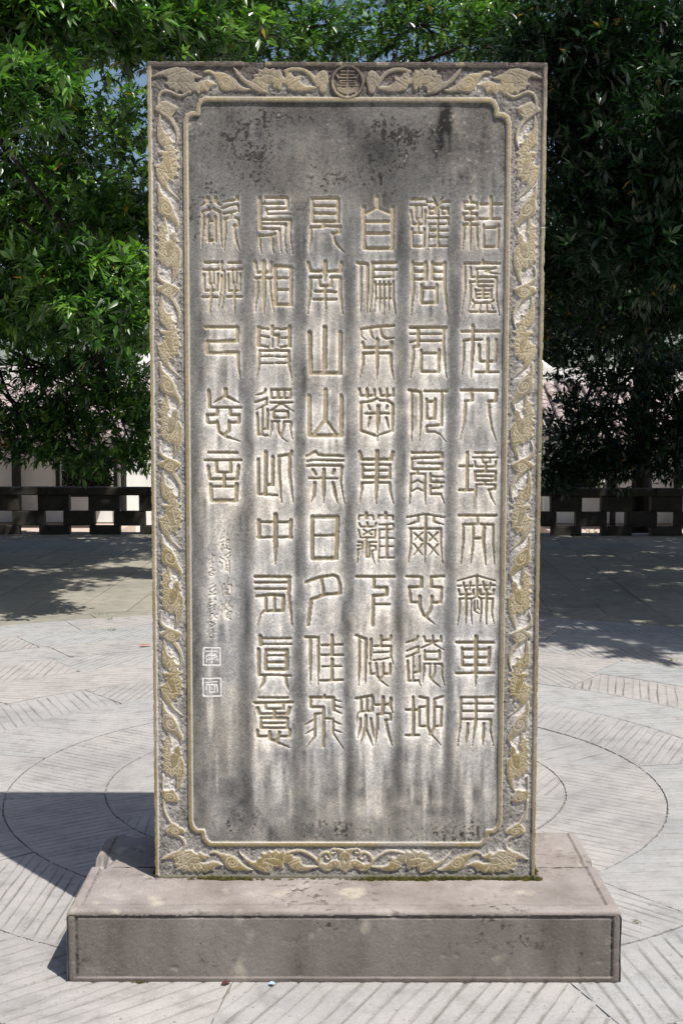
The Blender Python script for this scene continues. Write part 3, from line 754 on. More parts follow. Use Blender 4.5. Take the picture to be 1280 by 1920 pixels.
GLYPHS = """
jin|74:1837,20059 2249,20058;74:1816,19895 2273,19893;74:1976,19867 1967,19541 2036,19484 2127,19540 2136,19867;74:2048,19484 2051,19123;74:1828,19733 1877,19354 2221,19353 2252,19743;74:1866,19225 1882,18721 2207,18720 2222,19235;74:1879,19112 2211,19111;74:2295,19983 2456,19983 2582,19888;74:2477,20109 2535,20000 2605,19888;74:2740,20101 2661,19977;74:2936,19994 2719,19982 2617,19865 2608,19629;74:2354,19832 2356,19652 2539,19652 2537,19832;74:2354,19799 2537,19798;74:2709,19831 2722,19651 2893,19650 2892,19830;74:2709,19797 2892,19797;74t:2334,19524 2911,19531 2889,19357 2358,19359 2350,18964 2330,18613;74:2608,19527 2616,18726;74:2382,19178 2887,19177;74:2373,18998 2888,18985;74:2375,18733 2891,18725
jie|84:3529,20120 3530,19997;84:3359,19979 3713,19978 3722,19798 3361,19795 3359,19979;84:3544,19794 3541,19671;84:3351,19655 3717,19659 3719,19490 3353,19491 3351,19655;84t:3547,19490 3545,18644;84:3347,19340 3755,19339;84t:3361,19333 3351,18983 3305,18644;84t:3721,19332 3736,18982 3763,18643;107:4122,20129 4130,19518;84:3839,19917 4433,19926;84:3821,19512 4393,19510;84:3926,19343 3923,18715 4335,18714 4361,19341;84:3916,19264 4351,19262
wen|98t:1896,18275 1914,17514 1857,16761;98:2275,18274 2280,17774;98:1908,18214 2276,18213;98:1910,18002 2278,18001;98:1911,17787 2279,17786;98:2459,18273 2463,17790;98t:2827,18272 2822,17511 2905,16782;98:2460,18212 2827,18211;98:2462,18001 2818,18000;98:2463,17785 2808,17784;98:2143,17631 2158,17103 2596,17111 2603,17630;98:2155,17536 2604,17535
lu|74:3916,18348 3917,18258;88t:4398,18252 3389,18241 3409,17510 3302,16758;74:3563,18123 3577,17855 3750,17850;74:4189,17599 3764,17600 3747,18088 4286,18120;74t:4274,18109 4000,18012 4414,17939;74t:3784,17854 4323,17853 4313,17280 4412,16755;74t:4210,17724 3556,17718 3568,17282 3474,16780;74:3708,17509 3734,17259 4159,17257 4167,17508;74:3937,17531 3941,17258;74:3720,17468 4168,17467;74:3732,17361 4158,17360;74:3631,17190 3689,17117 4172,17116 4240,17189;56:3701,17099 3645,16962;56:3873,17099 3830,16871;65:4034,17098 4049,16870;56:4172,17098 4225,16950;74:3566,16858 4291,16856
jun|107:1837,16407 2864,16398;93t:2818,16393 2799,15912 2834,15453 2894,14947;79:1850,16217 2762,16215;79:1840,15979 2013,16024 2764,16023;102:2068,16395 2061,15857;93t:2061,15857 1934,15834 1925,15501 1848,14949;93:2154,15753 2159,15133 2668,15132 2674,15764;93:2171,15666 2663,15670
zai|93:3326,16296 4421,16298;116t:3647,16465 3653,15911 3606,14969;84t:3905,16071 3652,16060 3398,16044 3393,15452 3340,14970;93:3838,15915 3860,15433 4305,15432 4332,16070;102:4089,16082 4078,15129;79:3743,15125 4390,15129
he|98t:1815,14603 2152,14545 2162,13840 2128,13144;84t:1897,14534 1902,13840 1896,13121;98:2268,14568 2905,14567;88t:2766,14544 2768,13584 2334,13561 2324,13387 2579,13387 2743,13306 2896,13097;98:2328,14337 2332,13770 2564,13779 2582,14341;98:2340,14267 2572,14267
ru|107t:3333,14601 4363,14599 4332,14288 4135,14277 4151,13953 4238,13490 4363,13153;93t:3622,14577 3649,14305 3452,14282 3435,13722 3309,13131
neng|84:1906,12787 2783,12782 2780,12647 1907,12613 1921,12298 2795,12293 2793,12472 2095,12473;84:2085,12275 2086,12158;74t:2085,12170 1887,12158 1878,11808 1847,11257;74t:2167,12163 2295,12158 2287,11690 2319,11269;60:1913,11878 2087,11971 2251,11878;60:1914,11648 2089,11742 2253,11648;84:2458,12169 2465,11919 2833,11910;70:2471,12092 2832,12076;84t:2461,11826 2452,11569 2767,11573 2870,11281;70:2474,11742 2765,11742 2799,11807
er|70:1780,10889 2317,10983 2867,10889;93t:2328,10964 2323,10164 2305,9516;84t:2095,10894 2096,10757 1781,10663;84t:2574,10894 2564,10757 2857,10670;84t:1899,10541 1903,10046 1820,9527;84t:1876,10553 2776,10553 2781,10047 2833,9528;65:1994,10428 2241,10188;65t:2239,10428 1995,10193;65t:2426,10435 2675,10169;65:2684,10435 2440,10188;65t:1984,10098 2240,9775;65t:2237,10098 1975,9740;70t:2418,10099 2713,9768;65t:2692,10094 2428,9735
jing|107:3523,12786 3523,11690;93:3318,12390 3671,12390;98:3314,11690 3698,11690;79:3755,12781 4313,12786;70:3699,12642 4396,12646;70:3955,12635 3991,12495 4177,12495 4210,12634;70:3747,12530 3772,12379 4341,12378 4367,12530;70:4073,12483 4076,12250;84:3757,12239 4367,12238 4342,11970 3765,11970 3757,12239;70:3775,12092 4345,12091;70t:4044,11959 4034,11853 3794,11849 3781,11573 3714,11287;84t:4081,11853 4344,11849 4338,11713 4164,11702 4237,11479 4361,11273
ers|98:3298,10941 4395,10945;88t:3847,10917 3838,10687 3434,10682 3430,10165 3367,9493;88t:3943,10687 4305,10682 4300,10165 4356,9500;79t:3722,10659 3717,10047 3653,9493;102t:4048,10682 4023,10283 4103,9481;98:3750,10264 3995,10264
xin|98:1780,9137 2215,9120 2217,8829 1858,8812 1908,8371 2115,8366;98:2871,9149 2508,9121 2499,8829 2811,8813 2792,8367 2585,8362;98t:2172,8551 2175,8247 2283,7986 2614,7724;98:2525,8552 2520,8248 2470,8093 2372,7938
yuan|72:2134,7366 2088,7251 1789,7162;72:1796,6911 2149,7051 2138,6864 1797,6732;72:1997,6816 1991,6037;72:2179,6749 2167,6277 2037,6265;88:1833,6612 1849,6020;72t:1849,6012 2157,6025 2217,5857;79:2307,7347 2348,7206 2808,7207 2801,7362;72:2570,7366 2561,7147;72t:2232,7003 2561,7152 2904,6937;84:2327,6936 2329,6654 2761,6654 2763,6937;72:2339,6888 2763,6889;72t:2507,6534 2318,6529 2308,6265 2275,5977;72t:2495,6529 2475,6146 2606,5990 2809,5822;72:2637,6525 2628,6242 2535,6050;72t:2601,6530 2849,6518 2840,6218 2919,5882
wu|60:3283,9008 3844,9169 4390,9008;84:3856,9150 3863,8558;60:3285,8861 4387,8878;60:3460,8960 3497,8747 3633,8747 3659,8972;60:4034,8980 4079,8748 4213,8748 4257,8961;79:3321,8747 3346,8605 3745,8605 3755,8747;79:3943,8748 3957,8605 4332,8606 4342,8748;84t:3540,8723 3539,8177 3532,7697;84t:4143,8724 4133,8178 4139,7690;74t:3863,8558 3759,8482 3348,8474 3344,8130 3292,7701;74t:3863,8558 3970,8482 4317,8475 4299,8083 4360,7745;60t:3688,8463 3681,8083 3721,7690;60t:3982,8463 3986,8083 3944,7738;60t:3783,8415 3775,8118 3933,8023;42:3865,8427 3867,8206 3809,8142;42:3867,8225 3939,8149
che|125t:3842,7344 3853,6460 3836,5848;98:3267,7172 4362,7173;98:3277,6248 4374,6257;98:3434,7005 3440,6483 4225,6484 4240,7016;98:3435,6962 4236,6963;98:3449,6718 4227,6719
di|98:1999,5532 2007,4397;93:1789,5138 2168,5139;93:1794,4372 2174,4373;93t:2188,5532 2425,5484 2432,4676 2493,4459 2841,4072;93:2874,5546 2627,5461 2623,4580 2494,4386;84:2427,5227 2191,5219 2188,4647 2397,4640;84:2617,5232 2842,5228 2828,4653 2622,4640
ma|93t:4388,5530 3419,5523 3414,4824 3332,4062;93t:3868,5512 3864,4825 3766,4051;79:3468,5325 4355,5327;79:3470,5108 4369,5103;88t:3473,4860 4302,4855 4294,4536 4395,4052;98t:3628,4728 3608,4413 3564,4086;98t:4102,4729 4094,4415 4075,4064
jian|102:-999,20070 -266,20074 -253,19424 -994,19427 -999,20070;88:-965,19860 -288,19857;88:-964,19648 -288,19646;102:-677,19415 -677,19268;88t:-677,19268 -1033,19258 -1044,18884 -1095,18579;88:-585,19294 -195,19284 -217,19108 -424,19097;88t:-413,19097 -343,18837 -96,18553
zi|116:480,19839 496,18664 1300,18662 1312,19836;139:873,20108 874,19849;93:504,19636 874,19815 1272,19645;98:528,19417 1273,19415;98:529,19087 1275,19085
nan|116:-1113,18261 -1044,18011 -192,18008 -151,18258;135t:-618,18282 -618,17930 -640,17714;102t:-744,17839 -1056,17836 -1055,17521 -1131,16780;88:-802,17828 -779,17594 -456,17593 -433,17827;102t:-456,17839 -191,17833 -202,17405 -124,16777;84t:-617,17589 -617,17201 -616,16847;88:-917,17441 -317,17417;88:-951,17202 -305,17212
pian|107t:302,18245 590,18222 593,17517 568,16821;93t:395,18200 397,17518 389,16788;107t:1406,18260 739,18244 731,17517 661,16833;79:809,18062 1430,18061;79:810,17858 1317,17856 1327,18015;60t:827,17721 836,17289 792,16832;60t:949,17721 944,17288 938,16843;60t:1071,17721 1074,17288 1076,16775;60t:1209,17720 1212,17288 1214,16877;79t:1347,17720 1336,17287 1404,16785;70:834,17630 1341,17629;60:836,17232 1344,17230
shan|135:-1074,16264 -1046,15087 -192,15086 -184,16262;149:-639,16412 -645,15103
cai|93t:1352,16461 890,16420 417,16364 418,16170 546,16043;84t:683,16375 707,16192 788,16066;88t:971,16386 1007,16168 1146,16088 1389,16103;116t:892,16065 883,15687 882,14939;102:465,15975 500,15814 1264,15812 1309,15984;93t:883,15664 478,15653 468,15320 383,14928;93t:883,15664 1276,15658 1285,15318 1361,14915
shanb|130:-1085,14434 -1073,13275 -153,13274 -149,14433;139:-609,14607 -615,13727;102:-615,13750 -957,13286;102:-615,13750 -281,13285
ju|84:377,14628 401,14443 808,14443 802,14605;98:593,14628 594,14385;84:964,14627 989,14443 1353,14442 1368,14627;84:1173,14627 1174,14385;93:889,14362 762,14281 425,14235 412,13424 825,13284;93t:971,14304 1203,14281 1347,14199 1336,13423 906,13284 895,13110;84:635,14142 670,14050;84:1192,14142 1158,14061;74:543,13916 1228,13920;121t:921,14131 915,13841 894,13354;84t:683,13807 614,13494;84t:1159,13806 1235,13481
qi|88:-1151,12673 -894,12813 -824,12708 -101,12677;74:-1139,12521 -1011,12556 -89,12544;88t:-1139,12381 -1011,12405 -135,12393 -169,11925 -55,11293;107:-975,12276 -894,12148;107:-357,12276 -403,12159;79:-1092,12024 -274,12019;121t:-656,12288 -660,11808 -659,11305;107t:-917,11890 -952,11527 -1033,11305;107t:-391,11890 -332,11574 -266,11316
dong|116:384,12800 447,12579 1298,12578 1355,12799;130t:894,12823 896,12275 866,11269;79:460,12427 1287,12427;93:471,12427 473,12042 1266,12042 1271,12427;70:472,12257 1265,12256;70:473,12077 1266,12070;88t:859,11901 450,11890 451,11668 382,11316;88t:905,11901 1274,11897 1280,11667 1376,11293
ri|130:-998,10894 -248,10894 -293,9668 -997,9667 -998,10894;93:-974,10347 -306,10348
li|65:361,10811 384,10941 770,10941 794,10811;107:582,11011 588,10858;65:934,10847 945,10941 1355,10941 1355,10811;107:1155,11011 1156,10858;65:373,10717 420,10600 830,10600 876,10706;84:612,10717 619,10611;65:362,10517 410,10282 831,10282 854,10517;65:502,10517 749,10376;65:772,10517 503,10364;65t:340,10152 480,10140 458,9952 352,9928 330,9514;65:340,10046 457,10041;70:585,10258 588,9704 682,9704 668,10129;65:680,10140 891,10140;65t:680,10034 868,10034 857,9916 763,9881 776,9692 847,9491;65:970,10670 1380,10677 1369,10529 971,10517;74t:971,10517 962,9928 936,9527;88:1192,10670 1198,9692;65:984,10270 1382,10263;65:985,10027 1372,10027;65:987,9692 1397,9688
xi|111:-1181,8957 -805,9099 -382,9171 -252,9123 -181,8886 -169,8625 -616,8589 -1016,8446 -1063,8172 -1122,7684;102:-734,9076 -675,8791 -663,8601
xia|102:305,9124 1405,9125;107:817,9112 819,8804 1195,8804 1185,8579 796,8567 789,7674;84:821,8305 1280,8306
jia|98t:-1193,7318 -815,7314 -814,6452 -814,5875;93t:-1051,7266 -1051,5898;116:-406,7374 -413,6812;84:-708,7087 -106,7095;93:-708,6788 -93,6789;107:-412,6668 -411,6044;79:-696,6440 -140,6453;84:-743,6024 -91,6033
you|102t:307,7375 590,7268 582,6454 572,5926;93t:401,7268 393,6454 378,5889;98t:744,7268 733,6934 723,6610;93:1033,7364 1035,7078;79:1333,7365 1298,7240 1098,7233;84t:839,7053 1335,7054 1324,6791 1409,6503;74:828,6862 1300,6887;60:817,6634 1089,6659 1301,6707;84:711,6538 725,6226 867,6219;84t:901,6539 914,6191 1045,6011 1259,5855;84:1109,6539 1092,6167 998,6023;84:1314,6527 1304,6220 1139,6215
fei|111:-1039,5513 -374,5514 -362,5129;98:-1039,5513 -1039,5224 -659,5224 -658,4523 -662,4039;70:-624,5586 -624,5514;70t:-363,5454 -113,5375;70t:-350,5273 -101,5197;74t:-362,5141 -100,5013;88t:-659,5026 -908,5011 -915,4329 -1176,3976;79t:-658,4874 -378,4868 -372,4427 -62,3955;65t:-920,4849 -1224,4667;65t:-919,4571 -1210,4401;65t:-349,4790 -112,4689;65t:-349,4536 -111,4447
ran|98t:301,5480 763,5565 811,5469 777,5107 433,5082 351,5009 321,4744;88:444,5468 469,5106;93:621,5505 628,5107;93t:434,4865 435,4623 353,4284;98t:600,4974 589,4623 437,4078;79t:602,4575 698,4333 806,4055;88t:743,4878 779,4624 840,4285;111:1107,5530 1098,5011;93:895,5288 1310,5301;102t:1337,5494 1329,5253 1394,5060;93t:1074,5011 932,4999 934,4624 877,4079;79:1157,5036 1335,5024 1336,4831 1182,4830;98t:1182,4830 1255,4480 1376,4056
yu|121:-3991,20080 -3988,19979;79t:-3992,19968 -4200,19844;121:-3773,20080 -3774,19978;79t:-3762,19967 -3613,19865;88t:-3948,19753 -4144,19686 -4147,19234 -4181,18679;88t:-3821,19764 -3660,19684 -3652,19232 -3597,18677;84:-3995,19550 -4004,18860 -3781,18859 -3788,19538;60:-3961,19414 -3789,19414;107:-3153,20111 -3141,20055;70t:-3141,20032 -3417,19999 -3578,19955;70:-3579,19786 -3349,19875 -3142,19908 -3131,19716 -3546,19639;88t:-3327,19661 -3351,19514 -3501,19481 -3503,19119 -3535,18597;88:-3213,19525 -3121,19491 -3133,19287 -3225,19299;88t:-3237,19299 -3204,18937 -3090,18585
niao|116:-2503,20086 -2501,19206;84t:-2337,20097 -1695,20088 -1718,19779 -2315,19770 -2304,19635 -1592,19632;79:-2441,19917 -1821,19922;84t:-2443,19477 -1615,19474 -1639,18977 -1563,18512;70t:-2443,19353 -1765,19350 -1800,18977 -1743,18513;70t:-2501,19206 -1937,19204 -1938,18887 -1881,18502;79t:-2064,19080 -2099,19035 -2513,19007 -2514,18776 -2457,18503;79t:-2168,19012 -2168,18775 -2116,18502
bian|79:-4091,18247 -3715,18253;84:-4132,18042 -3705,18048;63:-3970,18019 -3973,17655 -3834,17654 -3832,18019;74:-4121,17917 -4106,17450 -3750,17449 -3717,17916;74t:-3904,17643 -3917,17278 -3962,16775;84:-4161,17260 -3744,17259;74t:-3599,18268 -3617,18030 -3525,18029 -3534,17528 -3607,16911;60t:-3613,17882 -3620,17528 -3723,16912;79:-3415,18245 -3057,18244;79:-3428,18052 -3040,18051;63:-3301,18017 -3302,17664 -3187,17664 -3185,18017;63:-3417,17915 -3419,17448 -3084,17447 -3070,17914;70t:-3245,17653 -3247,17276 -3254,16773;79:-3459,17272 -3043,17271
xiang|98:-2637,18277 -2592,17970 -2216,17969 -2181,18253;135t:-2393,18276 -2395,17525 -2397,16771;84:-2644,17811 -2164,17809;88t:-2593,17788 -2587,17411 -2642,16840;79t:-2224,17787 -2206,17411 -2110,16839;111:-2077,18139 -1605,18137 -1617,17044 -2057,17045 -2066,18139;88:-2009,17816 -1663,17815;88:-2010,17474 -1663,17473
yi|111:-4074,16397 -3158,16402 -3172,16005 -4030,15984 -4039,15650 -3161,15671;93t:-3150,15683 -3151,15326 -3091,14911
yuu|121:-2544,16405 -2557,15877;79:-2509,16382 -2266,16347;70:-2499,16164 -2255,16111;79:-2523,15889 -2279,15831;116:-1653,16426 -1653,15875;79:-1688,16369 -1896,16335;70:-1699,16105 -1885,16101;79:-1676,15864 -1908,15835;102t:-2150,16439 -2151,16186 -1977,16175 -2001,15853;79:-2104,16363 -1965,16363;70:-2151,16083 -2159,15842;88t:-2129,15734 -2523,15721 -2536,15325 -2619,14910;88t:-2071,15738 -1677,15726 -1677,15323 -1589,14874;65:-2489,15560 -2129,15566;65:-2048,15559 -1735,15558;65:-2489,15371 -2130,15370;65:-2048,15375 -1735,15374
wang|116:-4005,14577 -3973,14090;84:-3984,14090 -3071,14085;130:-3515,14611 -3516,14426;88t:-3516,14426 -3867,14206;98t:-3516,14426 -3133,14228;102:-3752,14055 -3764,13870 -4044,13870 -4046,13650 -3801,13638;102:-3390,14055 -3380,13869 -3123,13869 -3136,13649 -3392,13649;93t:-3754,13684 -3720,13382 -3523,13242 -3103,13102;102:-3415,13684 -3429,13405 -3546,13289
huan|79t:-2352,14609 -2387,14505 -2655,14436;79t:-2644,14239 -2318,14355 -2330,14169 -2633,14019;74:-2447,14112 -2461,13311;84:-2295,14030 -2308,13473 -2413,13462;88:-2599,13915 -2570,13299;79:-2577,13299 -2309,13276;79:-2189,14609 -1631,14608 -1632,14365 -2190,14366 -2189,14609;102:-1992,14586 -1992,14377;88:-1806,14585 -1806,14377;79:-2202,14227 -1585,14238;74t:-2191,13996 -1899,14204 -1516,13960;79:-2109,13995 -2121,13787 -1702,13786 -1702,13983 -2109,13984;79t:-1958,13694 -2168,13682 -2180,13450 -2227,13217;79t:-1993,13682 -2005,13450 -1913,13240 -1726,13089;79:-1819,13670 -1842,13450 -1901,13264;70t:-1819,13682 -1609,13670 -1632,13449 -1574,13170
yan|88:-4020,12768 -3179,12768;93:-4127,12547 -3074,12553;98:-3800,12512 -3778,12196 -3380,12196 -3379,12511;102:-4039,12371 -3990,11997 -3194,11997 -3145,12394;107:-3568,12172 -3570,11774;116:-3963,11833 -3943,11364 -3220,11368 -3199,11856;84:-3921,11774 -3218,11774
ci|98:-2569,12592 -2568,11575;84:-2568,11563 -2036,11528;125:-2354,12791 -2364,11551;111:-2144,12650 -2153,11832 -2317,11821;102t:-1602,12813 -1614,12720 -1964,12674 -1965,12160 -1896,11305;107t:-1660,12720 -1661,12160 -1556,11316
zhong|158t:-2073,10952 -2074,10163 -2080,9489;121:-2561,10788 -2548,10286;116:-1615,10799 -1639,10286;88:-2554,10729 -1616,10729;88:-2591,10286 -1592,10293
youb|107:-2669,9126 -1656,9118;107t:-1668,9111 -1692,8600 -1587,7635;93:-2670,8944 -1727,8952;88:-2670,8754 -1739,8755;111t:-2624,8540 -2234,8581 -1845,8564 -1858,8112 -2424,8100 -2519,7980 -2615,7646;102:-2364,8528 -2354,8123;98:-2105,8552 -2106,8124
zhen|130:-2526,7347 -2517,7096;84:-2474,7276 -1623,7277;74:-2522,7108 -1611,7117;111:-2582,6964 -2577,6184;84:-2572,6189 -1635,6167;121:-1741,6930 -1754,6359 -2370,6358 -2361,6929 -1741,6930;79:-2333,6773 -1777,6774;93:-2334,6569 -1777,6570;102t:-2406,6136 -2430,5968 -2550,5763;102t:-1778,6138 -1766,5969 -1700,5741
yib|84:-2574,5507 -1719,5508;102:-2694,5345 -1589,5359;93:-2380,5309 -2373,5164 -1850,5165 -1850,5310;116:-2618,5188 -2564,5007 -1720,5009 -1660,5202;111:-2112,5141 -2112,4923;98:-2517,4886 -2506,4583 -1732,4585 -1725,4888 -2517,4886;79:-2458,4734 -1791,4735;93:-2630,4522 -2621,4328 -2304,4329;93:-1649,4537 -1673,4331 -1911,4330;111:-2256,4475 -2233,4245 -2102,4196;84t:-2149,4196 -1626,3979;102:-1970,4464 -1982,4318 -2054,4197
sigyin|25:-3565,10478 -3664,10326 -3759,10021;25:-3576,10296 -3669,10228;25:-3596,10169 -3670,10119;25:-3607,10075 -3676,9991 -3647,9873 -3587,10060;25:-3482,10434 -3518,10208 -3548,10119;25:-3518,10178 -3439,10218 -3420,10179 -3479,10110;45:-3518,10051 -3509,9942;33:-3568,9962 -3392,9923;25:-3402,9839 -3589,9716
sigli|45:-3932,9794 -3943,9567 -4022,9449;33:-3864,9745 -3933,9686;33:-4031,9597 -3952,9646;29:-3938,9567 -3934,9429;29:-3884,9548 -3934,9538;21:-3984,9390 -3920,9380 -3930,9301 -3837,9301 -3955,9281 -4024,9232 -4024,9162 -3956,9143 -3887,9162 -3887,9192 -3955,9222
sigba|43:-3697,9696 -3629,9646;43:-3717,9548 -3639,9508 -3660,9331;39:-3589,9627 -3580,9587;25:-3402,9745 -3541,9528 -3542,9301;25:-3433,9597 -3434,9242;25:-3501,9686 -3491,9666;25:-3522,9459 -3473,9464;25:-3512,9400 -3483,9370 -3503,9301 -3473,9301
sigtao|35:-3460,9079 -3515,8846 -3575,8727;25:-3663,8796 -3584,8915 -3574,8816;25:-3643,8796 -3635,8549;25:-3495,8876 -3377,8886 -3369,8638 -3438,8519;25:-3535,8747 -3457,8737;25:-3556,8638 -3487,8648;25:-3566,8588 -3448,8598;25:-3506,8698 -3507,8589
sigqian|25:-3636,8301 -3688,7834;25:-3508,8410 -3577,8281 -3538,8162;25:-3587,8251 -3617,8172;25:-3370,8450 -3479,8311 -3351,8182;25:-3419,8351 -3489,8202;33:-3608,8112 -3538,8182 -3489,8112;25:-3351,8241 -3381,8172;35:-3530,7923 -3500,8043 -3391,8083 -3372,8033 -3441,7923 -3510,7903 -3530,7943;35:-3481,7884 -3382,7854;25:-3500,7993 -3441,8003
siglu|33:-3997,8875 -3898,8915;25:-4037,8727 -3840,8846;25:-4008,8687 -3969,8657;25:-3840,8747 -3959,8608;33:-4038,8568 -3831,8598;25:-3990,8449 -4029,8380 -4090,8181;25:-4000,8350 -3941,8360;25:-3861,8499 -3921,8330;25:-3891,8429 -3822,8439;25:-4030,8231 -3843,8291;25:-4031,8141 -3873,8221;25:-4041,8042 -3873,8152
sigzi|25:-4012,8012 -3904,8012 -3895,7903 -3993,7843;25:-4012,7963 -4043,7873;25:-3894,7953 -3795,8013 -3796,7983;33:-3884,7943 -3786,7873;33:-4004,7764 -3905,7744;45:-4014,7674 -4095,7465;25:-3856,7704 -3995,7614;25:-3986,7545 -3917,7545 -3937,7465 -3818,7465 -3937,7445 -4036,7395 -4036,7315 -3977,7295 -3898,7305 -3888,7365 -3947,7415
sealone|51:-4192,7014 -3695,7010 -3705,6499 -4203,6498 -4192,7014;42:-4134,6906 -3778,6906;42:-3956,6954 -3957,6750;42:-4111,6750 -4063,6822 -3968,6846 -3826,6822 -3780,6630;42:-4112,6606 -4111,6774;42:-4064,6786 -3862,6786 -3862,6714 -4040,6714;42:-4064,6666 -3863,6678;42:-3945,6702 -3946,6546
sealtwo|51:-4215,6101 -3688,6102 -3691,5572 -4209,5571 -4215,6101;42:-4128,5981 -3796,5993;42:-4130,5740 -4105,5908 -4022,5909 -4023,5692;42:-3998,5909 -3808,5909 -3785,5692;42:-4023,5692 -3857,5692;42:-3867,5885 -3881,5692
"""
